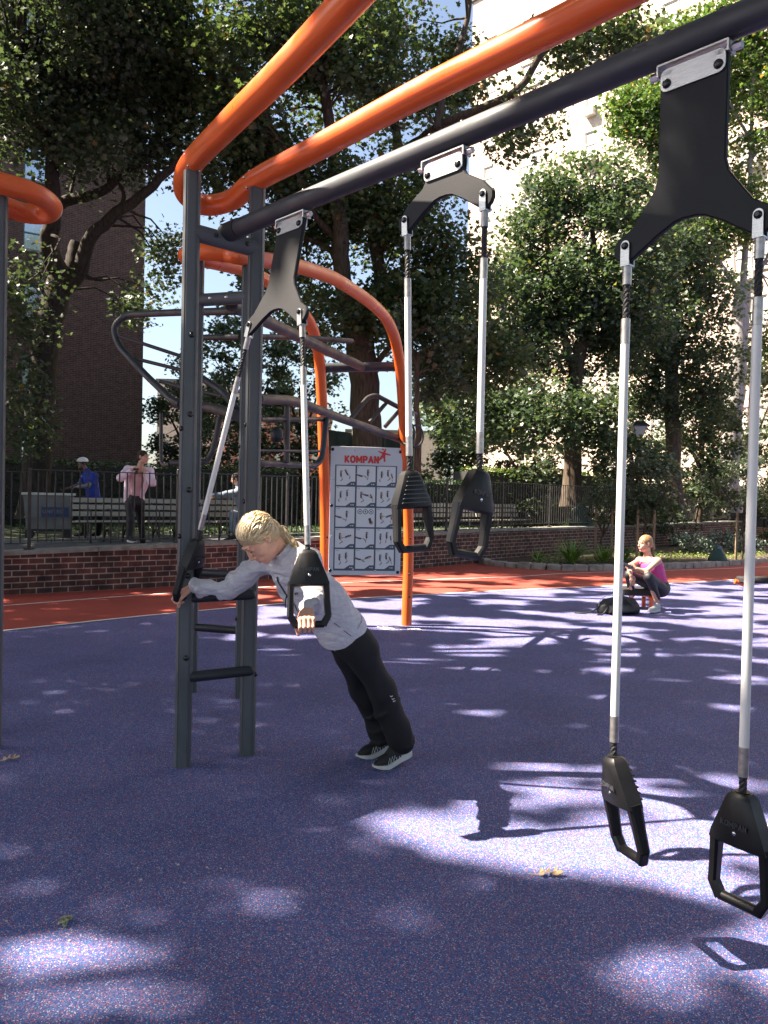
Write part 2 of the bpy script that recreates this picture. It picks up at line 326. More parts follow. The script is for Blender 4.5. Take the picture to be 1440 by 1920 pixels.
def blocktext(name,word,h,wd,o,ex,ey,m,parent,t=.0012,gap=.22):
    """letters built from flat strokes, centred on o; every stroke sits slightly above the last"""
    ex=unit(ex);ey=unit(ey);n=np.cross(ex,ey); W=sum(GLY[c][0] for c in word)*h+gap*h*(len(word)-1)*1.0; x=-W/2; b=MB(); k=0
    for c in word:
        for (p,q) in GLY[c][1]:
            p=np.array([x+p[0]*h,(p[1]-.5)*h]); q=np.array([x+q[0]*h,(q[1]-.5)*h]); d=unit(q-p); s=np.array([-d[1],d[0]])*wd/2; p=p-d*wd*.42; q=q+d*wd*.42
            b.prism([tuple(p-s),tuple(q-s),tuple(q+s),tuple(p+s)],V3(o)+n*(k*.00012),ex,ey,t); k+=1
        x+=(GLY[c][0]+gap)*h
    return b.build(name,m,parent,smooth=0)
def textmesh(name,body,size,o,ex,ey,m,parent,ext=.002,off=0.0,align='CENTER'):
    cu=bpy.data.curves.new(name,'FONT'); cu.body=body; cu.size=size; cu.align_x=align; cu.align_y='CENTER'; cu.extrude=ext; cu.offset=off; cu.resolution_u=3; cu.space_character=1.16
    ob=bpy.data.objects.new(name,cu); COL.objects.link(ob)
    bpy.context.view_layer.update(); dg=bpy.context.evaluated_depsgraph_get(); me=bpy.data.meshes.new_from_object(ob.evaluated_get(dg)); bpy.data.objects.remove(ob)
    ex=unit(ex); ey=unit(ey); n=np.cross(ex,ey); o=V3(o)
    me.transform(Matrix(((ex[0],ey[0],n[0],o[0]),(ex[1],ey[1],n[1],o[1]),(ex[2],ey[2],n[2],o[2]),(0,0,0,1))))
    me.materials.clear(); me.materials.append(M[m]); me.name=name
    return link(name,me,parent)
# ================================================================ ground
def poly_sheet(name,pts,z,m,uv=False):
    b=bmesh.new(); vs=[b.verts.new((float(p[0]),float(p[1]),z)) for p in pts]; b.faces.new(vs); bmesh.ops.triangulate(b,faces=b.faces[:]); 
    for f in b.faces:
        if f.normal.z<0: f.normal_flip()
    me=bpy.data.meshes.new(name); b.to_mesh(me); b.free(); me.materials.append(M[m]); return struct(link(name,me))
poly_sheet('ground',[(-300,-300),(300,-300),(300,300),(-300,300)],-.02,'asphalt')
L1=catmull([(-9.5,3.0),(-6.6,6.0),(-4.11,8.59),(-2.62,10.15),(-.56,11.86),(2.19,13.5),(3.43,14.13),(5.53,15.24),(7.03,16.13),(11,18.9),(18,26)],8)
L2=catmull([(-10.6,4.8),(-7.4,8.0),(-4.98,10.41),(-3.34,12.0),(-.80,13.98),(2.56,15.81),(4.09,16.92),(8.75,19.3),(12.3,22.0),(18.5,29.5)],8)
poly_sheet('blue_rubber_surface',[(-14,-8),(16,-8),(30,10),(30,34),(-14,34)],0,'blue')
poly_sheet('red_running_track',[(p[0],p[1]) for p in L1]+[(20,34),(-14,34),(-14,3.0)],.004,'red')
def strip(name,pts,wd,z,m):
    b=MB(); pts=[V3((p[0],p[1],0))for p in pts]; vs=[]
    for i,p in enumerate(pts):
        t=unit(pts[min(i+1,len(pts)-1)]-pts[max(i-1,0)]); n=np.array([-t[1],t[0],0])*wd/2; vs+= [p+n+[0,0,z],p-n+[0,0,z]]
    b.add(vs,[(2*i,2*i+1,2*i+3,2*i+2) for i in range(len(pts)-1)]); return b.build(name,m,smooth=0)
struct(strip('lane_line',L1,.06,.008,'line')); struct(strip('lane_line',L2,.045,.008,'line'))
# ================================================================ brick garden wall
WB=[(-13.0,5.6,.60),(-9.0,8.7,.61),(-5.48,11.44,.63),(-3.36,12.99,.70),(-1.21,15.3,.73),(.65,17.1,.76),(2.46,19.2,.80),(7.9,25.4,.80),(19.5,40,.80),(30,53,.8)]
WB=[V3(p) for p in WB]
wt=thing('brick_wall','low red brick garden wall with bluestone coping along the running track','wall',(0,17,0))
def wallmesh():
    vs=[];fs=[];uv=[];u=0
    for i in range(len(WB)-1):
        a,b=WB[i],WB[i+1]; l=np.linalg.norm((b-a)[:2]); t=unit(np.array([b[0]-a[0],b[1]-a[1],0])); n=np.array([-t[1],t[0],0])
        o=len(vs); A=a*[1,1,0];B=b*[1,1,0]
        vs+=[A,B,B+[0,0,b[2]-.06],A+[0,0,a[2]-.06],A+n*.3+[0,0,a[2]-.06],B+n*.3+[0,0,b[2]-.06],B+n*.3,A+n*.3]
        fs+=[(o,o+1,o+2,o+3),(o+3,o+2,o+5,o+4),(o+4,o+5,o+6,o+7)]
        uv+=[[(u,0),(u+l,0),(u+l,b[2]-.06),(u,a[2]-.06)],[(u,.7),(u+l,.7),(u+l,1),(u,1)],[(u,0),(u+l,0),(u+l,.7),(u,.7)]]
        u+=l
    me=bpy.data.meshes.new('brickwork'); me.from_pydata([tuple(map(float,v)) for v in vs],[],fs); ul=me.uv_layers.new(name='UVMap')
    for f,q in zip(me.polygons,uv):
        for li,c in zip(f.loop_indices,q): ul.data[li].uv=c
    me.materials.append(M['wallbrick']); return link('brickwork',me,wt)
wallmesh()
def offs(pts,d):
    out=[]
    for i,p in enumerate(pts):
        t=pts[min(i+1,len(pts)-1)]-pts[max(i-1,0)]; t=unit(np.array([t[0],t[1],0])); out.append(p+np.array([-t[1],t[0],0])*d)
    return out
def walk(pts,step,off=0.0,start=0.0):
    """points every step metres along a polyline, offset sideways"""
    out=[];d=start;acc=0
    for i in range(len(pts)-1):
        a,b=pts[i],pts[i+1]; l=np.linalg.norm((b-a)[:2]); t=unit(np.array([b[0]-a[0],b[1]-a[1],0])); n=np.array([-t[1],t[0],0])
        while d<=acc+l: out.append((a+(b-a)*((d-acc)/l)+n*off,t)); d+=step
        acc+=l
    return out
for (p,t),(q,_) in zip(walk(WB,1.21),walk(WB,1.21)[1:]):
    b=MB(); n=np.array([-t[1],t[0],0]); d=q-p; L=np.linalg.norm(d)-.008; tt=unit(d); j=random.uniform(-.006,.006)
    up=np.cross(tt,-n); b.box((p+q)/2+n*.17+[0,0,-.0285+j*.3],(L,.42,.057),(tt,n,up))
    if -6<p[0]<12 or True: b.build('coping_stone','coping',wt,smooth=0)
# raised terrace behind the wall
inner=offs(WB,.3)
def terrace():
    pts=[(p[0],p[1]) for p in inner]+[(60,60),(60,140),(-60,140),(-60,5),(-20,3.5)]
    b=bmesh.new(); vs=[b.verts.new((float(x),float(y),.5)) for x,y in pts]; b.faces.new(vs); bmesh.ops.triangulate(b,faces=b.faces[:])
    for f in b.faces:
        if f.normal.z<0: f.normal_flip()
    me=bpy.data.meshes.new('lawn'); b.to_mesh(me); b.free(); me.materials.append(M['lawn']); struct(link('lawn',me))
terrace()
def path():
    a=offs(WB,.3);b=offs(WB,3.9); pts=[(p[0],p[1]) for p in a]+[(p[0],p[1]) for p in b[::-1]]
    poly_sheet('park_path',pts,.504,'asphalt')
    k=MB(); pts=offs(WB,3.9); 
    for p,t in walk(pts,.9): 
        n=np.array([-t[1],t[0],0]); k.box(p*[1,1,0]+[0,0,.53],(.88,.10,.10),(t,n,(0,0,1)))
    struct(k.build('path_kerb','coping',smooth=0))
path()
# inner soil strip between coping and path edge at the left
# ================================================================ iron fence in sections
FS=walk(WB,2.35,.22,.55)
for i in range(len(FS)-1):
    (p,t),(q,_)=FS[i],FS[i+1]
    if p[0]<-7.5 or p[0]>22: continue
    tt=unit((q-p)*[1,1,0]); L=np.linalg.norm((q-p)[:2]); zt=min(p[2],.8)
    xx,_,_=proj((p[0],p[1],1.6)); 
    wh='left end of the wall' if p[0]<-5 else 'behind the grey ladder posts' if p[0]<-2 else 'behind the exercise sign' if p[0]<1 else 'beside the planted bed' if p[0]<8 else 'far right end of the wall'
    T=thing('iron_fence','black iron picket fence section %s, number %d along the coping'%(wh,i),'fence',p,'iron fence sections on the garden wall')
    T['label']='black iron picket fence section on the coping, '+wh
    b=MB(); z0=p[2]; z1=q[2]
    def R(h,r=.013): b.box((p+q)/2*[1,1,0]+[0,0,(z0+z1)/2+h],(L,.036,r*1.1),(tt,np.array([-tt[1],tt[0],0]),(0,0,1)))
    R(1.16);R(.10)
    n=int(L/.118)
    for k in range(1,n):
        c=p+(q-p)*k/n; b.box(c*[1,1,0]+[0,0,c[2]+.63],(.016,.016,1.06),(tt,np.array([-tt[1],tt[0],0]),(0,0,1)))
    b.build('picket_panel','iron',T,smooth=0)
    b=MB(); b.box(p*[1,1,0]+[0,0,p[2]+.60],(.042,.042,1.2),(tt,np.array([-tt[1],tt[0],0]),(0,0,1))); b.box(p*[1,1,0]+[0,0,p[2]+.01],(.11,.11,.02)); b.ball(p*[1,1,0]+[0,0,p[2]+1.2],.022,8,6)
    b.build('post','iron',T)
# ================================================================ buildings
def facade(root,a,bdir,L,H,z0,mname,wins,depth,fr='frame',ac=(),name='wall',back=12.0):
    """front wall plane from a along bdir; windows list (u,z,w,h); wall built with real openings"""
    a=V3(a); t=unit(bdir); n=np.array([t[1],-t[0],0])   # outward
    us=sorted(set([0,L]+[x for w_ in wins for x in(w_[0],w_[0]+w_[2])])); zs=sorted(set([z0,H]+[x for w_ in wins for x in(w_[1],w_[1]+w_[3])]))
    vs=[];fs=[];uv=[]
    def q(pts,uvs): o=len(vs); vs.extend(pts); fs.append((o,o+1,o+2,o+3)); uv.append(uvs)
    pt=lambda u,z,d=0: a*[1,1,0]+t*u+np.array([0,0,z])-n*d
    for i in range(len(us)-1):
        for j in range(len(zs)-1):
            uc=(us[i]+us[i+1])/2; zc=(zs[j]+zs[j+1])/2
            if any(w_[0]<uc<w_[0]+w_[2] and w_[1]<zc<w_[1]+w_[3] for w_ in wins): continue
            q([pt(us[i],zs[j]),pt(us[i+1],zs[j]),pt(us[i+1],zs[j+1]),pt(us[i],zs[j+1])],[(us[i],zs[j]),(us[i+1],zs[j]),(us[i+1],zs[j+1]),(us[i],zs[j+1])])
    D=.2 if fr=='frame' else .10
    for (u,z,w_,h) in wins:
        for (u1,z1,u2,z2) in ((u,z,u+w_,z),(u+w_,z,u+w_,z+h),(u+w_,z+h,u,z+h),(u,z+h,u,z)):
            q([pt(u1,z1),pt(u2,z2),pt(u2,z2,D),pt(u1,z1,D)],[(u1,z1),(u2+.01,z2),(u2+D,z2),(u1+D,z1+.05)])
    # sides, back, roof
    q([pt(0,z0,back),pt(0,z0),pt(0,H),pt(0,H,back)],[(0,z0),(back,z0),(back,H),(0,H)])
    q([pt(L,z0),pt(L,z0,back),pt(L,H,back),pt(L,H)],[(0,z0),(back,z0),(back,H),(0,H)])
    q([pt(L,z0,back),pt(0,z0,back),pt(0,H,back),pt(L,H,back)],[(0,z0),(L,z0),(L,H),(0,H)])
    me=bpy.data.meshes.new(name); me.from_pydata([tuple(map(float,v)) for v in vs],[],fs); ul=me.uv_layers.new(name='UVMap')
    for f,c in zip(me.polygons,uv):
        for li,x in zip(f.loop_indices,c): ul.data[li].uv=x
    me.materials.append(M[mname]); link(name,me,root)
    b=MB(); b.box(pt(L/2,H+.15,back/2),(L+.3,back+.3,.3),(t,n,(0,0,1))); b.build('roof','roofm',root,smooth=0)
    for (u,z,w_,h) in wins:
        f=MB(); fw=.06; WD=.13 if fr=='frame' else .07; ax=(t,n,(0,0,1)); c=pt(u+w_/2,z+h/2,.13)
        f.box(pt(u+fw/2,z+h/2,WD),(fw,.06,h-.004),ax); f.box(pt(u+w_-fw/2,z+h/2,WD),(fw,.06,h-.004),ax)
        f.box(pt(u+w_/2,z+fw/2+.002,WD),(w_-2*fw,.058,fw),ax); f.box(pt(u+w_/2,z+h-fw/2-.002,WD),(w_-2*fw,.058,fw),ax); f.box(pt(u+w_/2,z+h*.5,WD),(w_-2*fw,.055,.05),ax)
        if w_>1.3: f.box(pt(u+w_/2,z+h/2,WD),(.05,.05,h-2*fw-.01),ax)
        o=f.build('window',fr,root,smooth=0)
        g=MB(); g.box(pt(u+w_/2,z+h/2,WD+.02),(w_-.07,.012,h-.07),ax); g.build('pane','glass' if fr=='frame' else 'glassR',o,smooth=0)
        g=MB(); g.box(pt(u+w_/2,z-.035,-.02),(w_+.12,.12,.065),ax); g.build('sill','coping',o,smooth=0)
    for (u,z,w_,h) in ac:
        g=MB(); ax=(t,n,(0,0,1)); g.box(pt(u,z,-.18),(w_,.5,h),ax).mat('acunit')
        g=MB(); g.mat('acunit').box(pt(u,z,-.15),(w_,.5,h),ax); g.mat('dark')
        for k in range(5): g.box(pt(u,z-h*.32+k*h*.16,-.402),(w_*.8,.01,h*.07),ax)
        g.build('air_conditioner',None,root,smooth=0)
# left building: right end at E, facade runs back to the left and nearer
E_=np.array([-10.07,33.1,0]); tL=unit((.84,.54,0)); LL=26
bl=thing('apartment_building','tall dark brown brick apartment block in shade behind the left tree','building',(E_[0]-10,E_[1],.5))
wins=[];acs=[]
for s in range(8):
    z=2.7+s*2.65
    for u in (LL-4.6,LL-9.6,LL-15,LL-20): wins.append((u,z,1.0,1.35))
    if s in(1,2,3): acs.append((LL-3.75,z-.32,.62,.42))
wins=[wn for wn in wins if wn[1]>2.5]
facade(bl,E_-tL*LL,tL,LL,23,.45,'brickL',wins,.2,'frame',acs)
# right building: sunlit
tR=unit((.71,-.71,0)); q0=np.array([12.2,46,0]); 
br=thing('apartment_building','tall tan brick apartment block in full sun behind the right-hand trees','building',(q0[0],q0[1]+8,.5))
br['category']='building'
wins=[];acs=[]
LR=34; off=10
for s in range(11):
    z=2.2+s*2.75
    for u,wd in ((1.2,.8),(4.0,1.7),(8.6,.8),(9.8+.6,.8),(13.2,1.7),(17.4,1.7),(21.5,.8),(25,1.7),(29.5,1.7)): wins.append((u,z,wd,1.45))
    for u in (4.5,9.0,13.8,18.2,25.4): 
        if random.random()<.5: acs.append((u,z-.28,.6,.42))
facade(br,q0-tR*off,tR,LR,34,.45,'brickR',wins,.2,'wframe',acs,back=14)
# far buildings seen through the gaps
def farbox(label,x0,x1,y,H,mn,dep=10,nw=5,ns=4):
    T=thing('apartment_building',label,'building',((x0+x1)/2,y,.5)); 
    W=x1-x0; wins=[(W*(i+.35)/nw,1.5+s*(H-1.5)/ns+.3,W/nw*.35,1.3) for i in range(nw) for s in range(ns)]
    facade(T,(x0,y,0),(1,0,0),W,H,.45,mn,wins,.2,'wframe',(),back=dep)
M['creamb']=brickmat('far_cream_brick',(.55,.48,.40),(.5,.42,.36),(.5,.45,.4),.3,.1,.012,.1); M['redb']=brickmat('far_red_brick_wall',(.42,.13,.09),(.36,.1,.07),(.4,.3,.25),.3,.1,.012,.2)
farbox('low distant cream building seen left of the grey posts, beyond the trees',-24,-17,84,13,'creamb',10,4,3)
farbox('distant red brick building seen between the tree trunks behind the orange arch',-15,-6,78,9.5,'redb',10,5,3)
farbox('distant pale building behind the centre trees above the bright hedge',-4,6,82,8,'creamb',10,5,2)
# ================================================================ planted bed
ED=catmull([(2.35,19.05),(2.55,18.4),(3.34,17.73),(4.25,17.56),(5.86,18.1),(7.99,19.45),(10.5,21.7),(14.5,26.5),(19,33)],8)
poly_sheet('garden_bed',[(p[0],p[1]) for p in ED]+[(p[0],p[1]) for p in [(22,43),(19.6,40.1),(7.95,25.4),(2.5,19.25)]],.05,'soil')
T=thing('stone_edging','row of rough granite setts edging the planted bed','edging',(5,18,0))
b=MB()
for p,t in walk([V3(q)*[1,1,0] if len(q)==3 else V3((q[0],q[1],0)) for q in ED],.31):
    n=np.array([-t[1],t[0],0]); s=random.uniform(.85,1.1); c=p+[0,0,.065*s]; k=np.array([random.uniform(-.02,.02),random.uniform(-.02,.02),0])
    A=MB(); hx,hy,hz=.145*s,.09,.068*s; vs=[]
    for z_,f in ((-1,1),(.55,1),(1,.8)):
        for i,j in ((-1,-1),(1,-1),(1,1),(-1,1)): vs.append(c+k+t*i*hx*f*random.uniform(.93,1.04)+n*j*hy*f*random.uniform(.93,1.04)+[0,0,z_*hz])
    b.add(vs,[(3,2,1,0),(8,9,10,11)]+[(r*4+i,r*4+(i+1)%4,r*4+4+(i+1)%4,r*4+4+i) for r in(0,1) for i in range(4)])
b.build('setts','stone',T,smooth=35)
# ================================================================ exercise frames
B0=np.array([-.932,4.596,3.03]); bdir=unit((2.045,-2.179,0)); bn=np.array([bdir[1],-bdir[0],0]) # bn points (-,-): towards the woman side
Z=np.array([0,0,1.])
def post(root,base,top,r=.0475,bolts=(),face=None):
    a=V3((base[0],base[1],0)); c=V3((base[0],base[1],top)); f=unit(np.array([-a[0],-a[1],0])) if face is None else unit(face)
    th0=math.atan2(f[1],f[0]); ring=[]
    for k in range(48):
        th=2*PI*k/48; d=(th+PI)%(2*PI)-PI; rr=r
        for g in (0.62,-0.62,2.5,-2.5):
            if abs(d-g)<.07: rr=r-.006
        if abs(d)<.5: rr=r*math.cos(.5)/math.cos(d)*1.03 if r*math.cos(.5)/math.cos(d)*1.03<r else r
        ring.append((math.cos(th+th0)*rr,math.sin(th+th0)*rr))
    b=MB(); b.rings([[a+[x,y,0] for x,y in ring],[c+[x,y,0] for x,y in ring]]); o=b.build('post','grey',root,smooth=28)
    if bolts:
        m=MB()
        for z,ang in bolts:
            d=np.array([f[0]*math.cos(ang)-f[1]*math.sin(ang),f[0]*math.sin(ang)+f[1]*math.cos(ang),0]); domed_bolt(m,a+[0,0,z]+d*(r-.003),d,.017,.012)
        m.build_each('bolt_cap','cap',o)
    return o
def tubepart(root,name,path,r,m,seg=24,cap=True): b=MB(); b.tube(path,r,seg,cap=cap); return b.build(name,m,root)
# ---- front frame
p1=np.array([-1.108,4.492]); p2=np.array([-.782,4.719])
FF=thing('climbing_rig','grey ladder posts with bright orange overhead arch carrying the suspension straps','exercise frame',(-.95,4.6,0))
zb=[.42,.96,1.37,1.85,2.32]
post(FF,p1,3.33,bolts=[(z,.25) for z in (.62,1.08,1.56,1.98,2.42)]+[(1.3,-1.0),(1.9,-1.0)]); post(FF,p2,3.33,bolts=[(z,-1.25) for z in(.5,1.0,1.5,1.95,2.4)]+[(1.2,1.15),(.48,1.15)])
d12=unit(np.array([p2[0]-p1[0],p2[1]-p1[1],0]))
for z in(.505,.955):
    a=V3((*p1,z));c=V3((*p2,z)); off=np.array([d12[1],-d12[0],0])*.03
    b=MB(); b.tube([a+off*.6+d12*.02,c+off-d12*.01],.031,18); domed=b.ball(c+off-d12*.008,(.03,.03,.03),14,8); b.build('rung','black',FF)
a=V3((*p1,3.0));c=V3((*p2,2.98)); tubepart(FF,'cross_tube',[a,c],.048,'grey')
# orange arch: loop behind the posts then two arms to far legs
zA=3.385
lp=[G(*q,zA) for q in [(645,0),(600,60),(440,222),(372,300)]]
loop=[V3(lp[0]),V3(lp[1]),V3(lp[2]),V3((p1[0],p1[1],zA))]
u1=unit(loop[2]-loop[3])
mid=(V3((*p1,zA))+V3((*p2,zA)))/2; back=-bdir
lf=[G(345,345,zA),G(354,370,zA),G(388,385,zA),G(436,374,zA)]
a2=[V3((*p2,zA)),G(600,275,zA),G(800,168,zA),G(1080,30,zA)]
e1=loop[0]+unit(loop[0]-loop[2])*1.9; e2=a2[3]+unit(a2[3]-a2[0])*1.45
full=[e1,loop[1],loop[2],V3((*p1,zA))]+lf+a2+[e2]
path=catmull(full,10)
dn1=unit(np.array([e1[0]-loop[1][0],e1[1]-loop[1][1],0])); dn2=unit(np.array([e2[0]-a2[3][0],e2[1]-a2[3][1],0]))
leg1=[e1+dn1*.35+[0,0,-.12],e1+dn1*.5+[0,0,-.5],e1+dn1*.55+[0,0,-1.2],(e1+dn1*.58)*[1,1,0]]
leg2=[e2+dn2*.35+[0,0,-.12],e2+dn2*.5+[0,0,-.5],e2+dn2*.55+[0,0,-1.2],(e2+dn2*.58)*[1,1,0]]
path=[V3(q) for q in catmull([leg1[3],leg1[2],leg1[1],leg1[0],e1],8)[:-1]]+path+[V3(q) for q in catmull([e2,leg2[0],leg2[1],leg2[2],leg2[3]],8)[1:]]
OA=tubepart(FF,'orange_arch',path,.064,'orange',28)
def joints(root,parent,pts,r):
    m=MB()
    for p,t in pts:
        t=unit(t); x,y,_=frame(t); R=[[p+t*s*.003+(r+.0015)*(x*math.cos(2*PI*k/28)+y*math.sin(2*PI*k/28)) for k in range(28)] for s in(-1,1)]
        m.rings(R)
    return m.build('tube_joint','dark',parent)
# pockets of joints with small bolts
bm_=MB()
for q,t in ((V3((*p1,zA))+u1*.05,u1),(V3((*p2,zA))+back*.05,bdir)):
    x,y,_=frame(t)
    for k in range(6): domed_bolt(bm_,q+.063*(x*math.cos(k)+y*math.sin(k)),(x*math.cos(k)+y*math.sin(k)),.009,.006)
bm_.build_each('bolt','chrome',OA)
# beam and far cross tube
be=B0+bdir*3.85
xc1=leg1[1]*[1,1,0]+[0,0,3.03]; xc2=leg2[1]*[1,1,0]+[0,0,3.03]
tubepart(FF,'beam',[B0-bdir*.02,be],.0505,'beam',28)
tubepart(FF,'beam_collar',[B0+bdir*.0,B0+bdir*.13],.055,'black',28)
tubepart(FF,'cross_tube',[xc1,be,xc2],.048,'grey')
m=MB()
for s_ in (.55,.72,1.6,1.78,2.67,2.85): domed_bolt(m,B0+bdir*s_+[0,0,.05],Z,.014,.014)
for q in (a+(c-a)*.32,a+(c-a)*.8): domed_bolt(m,q+np.array([d12[1],-d12[0],0])*.047,np.array([d12[1],-d12[0],0]),.014,.01)
m.build_each('bolt_cap','cap',FF)
# ---- suspension trainers
def yplate(root,o,ex,ey,zp,th=.022):
    """o at bracket centre; ex along beam, ey up; pivots at (+-.22,zp)"""
    hw=.112
    if zp<-.3:
        half=[(hw,.03),(hw,zp+.21),(hw+.012,zp+.17),(.20,zp+.065),(.25,zp+.035)]
    else: half=[(hw-.01,.03),(hw-.008,-.02),(hw+.01,-.05),(.21,zp+.07),(.25,zp+.03)]
    lob=[(.22+.048*math.cos(t),zp+.048*math.sin(t)) for t in (.3,-.2,-.7,-1.25,-1.8)]
    inner=[(.19,zp-.035),(.11,zp+.018),(.05,zp+.05),(.02,zp+.056)]
    h=half+lob+inner; pts=[(x,y) for x,y in h[::-1]]; pts=[(-x,y) for x,y in h]+[(x,y) for x,y in h[::-1]]
    pts=pts[::-1]
    # orientation ccw
    A=sum(pts[i-1][0]*pts[i][1]-pts[i][0]*pts[i-1][1] for i in range(len(pts)))
    if A<0: pts=pts[::-1]
    b=MB(); b.prism(pts,o,ex,ey,th,.004); return b.build('y_plate','plate',root,smooth=30)
def handle(parent,top,ax,dn,name='handle',logo=True):
    """top point, ax width direction, dn pointing down the strap"""
    ax=unit(ax-dn*(ax@dn)); nrm=np.cross(ax,dn); nrm=unit(nrm)  # face normal (ridged side = +nrm)
    b=MB()
    def sec(y,hw,ht,ch=.3):
        c=top+dn*y; cx=hw*(1-ch); cy=ht*(1-ch*.9)
        return [c+ax*x+nrm*z for x,z in ((-hw,-cy),(-cx,-ht),(0,-ht*1.12),(cx,-ht),(hw,-cy),(hw,cy),(cx,ht),(0,ht*1.03),(-cx,ht),(-hw,cy))]
    b.rings([sec(0,.026,.020),sec(.008,.036,.028),sec(.02,.042,.032),sec(.13,.086,.037),sec(.158,.094,.034),sec(.166,.090,.022)])
    # frame sides
    def bar(p0,p1,w0,t0,w1,t1,wa):
        d=unit(p1-p0); wv=unit(wa-d*(wa@d)); R=[]
        for p,w_,t_ in((p0,w0,t0),(p1,w1,t1)):
            R.append([p+wv*w_*x+nrm*t_*z for x,z in((-1,-.6),(-.6,-1),(.6,-1),(1,-.6),(1,.6),(.6,1),(-.6,1),(-1,.6))])
        b.rings(R)
    for s in(-1,1):
        q=[top+ax*s*.080+dn*.145,top+ax*s*.084+dn*.235,top+ax*s*.088+dn*.300,top+ax*s*.062+dn*.345]
        bar(q[0],q[1],.015,.026,.014,.021,ax*s); bar(q[1],q[2]+dn*.004,.014,.021,.0145,.019,ax*s); bar(q[2],q[3],.0145,.019,.016,.018,ax*s)
    b.cyl(top+ax*-.066+dn*.340,top+ax*.066+dn*.340,.0165,14)
    o=b.build(name,'plastic',parent,smooth=30)
    r=MB()
    for k in range(7):
        y=.028+k*.0185; hw=.030+(y-.02)*.37; c=top+dn*y+nrm*.0375
        r.prism([(-hw,-.0022),(hw,-.0022),(hw*.93,.0022),(-hw*.93,.0022)],c-nrm*.0015*(k<2)*2,ax,-dn,.007)
    r.build_each('grip_ridge','emboss',o,smooth=0)
    if logo:
        blocktext('embossed_lettering','KOMPAN',.0150,.0036,top+dn*.092-nrm*.0415,ax,-dn,'emboss',o,.0016,.30)
        m=MB(); domed_bolt(m,top+dn*.118-nrm*.040,-nrm,.007,.003); m.build('screw','chrome',o)
    return o
def trainer(label,s0,zp,tops,dirs,axes,rods,swing=0.0,hd=(None,None)):
    """s0: centre along beam; zp pivot drop; tops: distance pivot->handle top; dirs: strap dirs"""
    c=B0+bdir*s0+[0,0,-.085]
    T=thing('suspension_trainer',label,'suspension trainer',c,'suspension trainers hanging from the beam')
    hinge=B0+bdir*s0+[0,0,-.062]
    ey=unit(Z*math.cos(swing)+(-bn)*math.sin(swing)); up=ey   # plate 'up' direction tilts so that the bottom swings to +bn
    ex=bdir; nn=np.cross(ex,up)
    # bracket
    b=MB(); 
    b.box(hinge+[0,0,.006],(.235,.05,.006),(bdir,bn,Z))
    for s in(-1,1): b.box(hinge+bdir*s*.116+[0,0,-.012],(.006,.05,.034),(bdir,bn,Z))
    b.cyl(hinge+bdir*-.135-[0,0,.014],hinge+bdir*.135-[0,0,.014],.008,12)
    for s in(-1,1): b.cyl(hinge+bdir*s*.122-[0,0,.014],hinge+bdir*s*.150-[0,0,.014],.0135,6)
    b.build('hinge_bracket','steel',T,smooth=30)
    o=hinge-[0,0,.014]
    oc=o-up*.038
    b=MB()
    for sd in(-1,1):
        pts=[]
        for cx,cy,a0 in((.085,-.003,-PI/2),(.085,.026,0),(-.085,.026,PI/2),(-.085,-.003,PI)):
            for k in range(4): pts.append((cx+.022*math.cos(a0+k*PI/6),cy-.006+.022*math.sin(a0+k*PI/6)))
        b.prism(pts,oc+nn*sd*.0155,ex,up,.005)
        for s in(-1,1): b.box(oc+ex*s*.085+up*.03+nn*sd*.009,(.03,.018,.016),(ex,nn,up))
    b.build('clamp_plate','steel',T,smooth=30)
    yplate(T,oc,ex,up,zp)
    m=MB()
    for s in(-1,1):
        for sd in(-1,1): domed_bolt(m,oc+ex*s*.085-up*.006+nn*sd*.018,nn*sd,.016,.012)
    m.build_each('bolt_cap','cap',T)
    out=[]
    for i,s in enumerate((-1,1)):
        pv=oc+ex*s*.22+up*zp; d=unit(dirs[i] if dirs[i] is not None else np.array([0,0,-1.])); 
        if dirs[i] is not None and len(dirs[i])==3 and np.linalg.norm(dirs[i])>0: pass
        L=tops[i]; r0,r1,sl_,sh=rods
        side=unit(ex-d*(ex@d)); nz=np.cross(side,d)
        cl=MB()
        for sd in(-1,1):
            cl.box(pv+d*.022+nz*sd*.0165,(.032,.0045,.066),(side,nz,-d)); cl.cyl(pv+nz*sd*.0143-d*.011,pv+nz*sd*.0187-d*.011,.016,14)
        cl.box(pv+d*.056,(.032,.037,.005),(side,nz,-d)); cl.build('clevis','steel',T,smooth=30)
        m=MB()
        for sd in(-1,1): domed_bolt(m,pv+nz*sd*.018-d*.008,nz*sd,.0135,.012)
        m.build_each('bolt_cap','cap',T)
        S=MB(); S.cyl(pv+d*.058,pv+d*(.058+.062),.0150,20); S.cyl(pv+d*r0,pv+d*(r0+sl_),.0152,20); S.cyl(pv+d*(r1-sh),pv+d*r1,.0152,20); S.build_each('ferrule','sleeve',T)
        R=MB(); R.cyl(pv+d*(r0+sl_),pv+d*(r1-sh),.0146,20); R.build('pole','rod',T)
        # twisted rope sections
        for (q0,q1) in ((.12,r0),(r1,L+.01)):
            K=MB(); x,y,_=frame(d); n=max(10,int((q1-q0)/.006))
            for st in range(4):
                pth=[pv+d*(q0+(q1-q0)*k/n)+.0058*(x*math.cos(st*PI/2+(q1-q0)*k/n*95)+y*math.sin(st*PI/2+(q1-q0)*k/n*95)) for k in range(n+1)]
                K.tube(pth,.0066,7)
            K.build('rope','rope',T)
        tp=pv+d*L; col=MB(); col.cyl(tp-d*.004,tp+d*.006,.022,16); col.build('collar','plastic',T)
        handle(T,tp,V3(axes[i]),d if hd[i] is None else unit(d+V3(hd[i]))); out.append((pv,tp,d))
    return out
dnv=np.array([0,0,-1.])
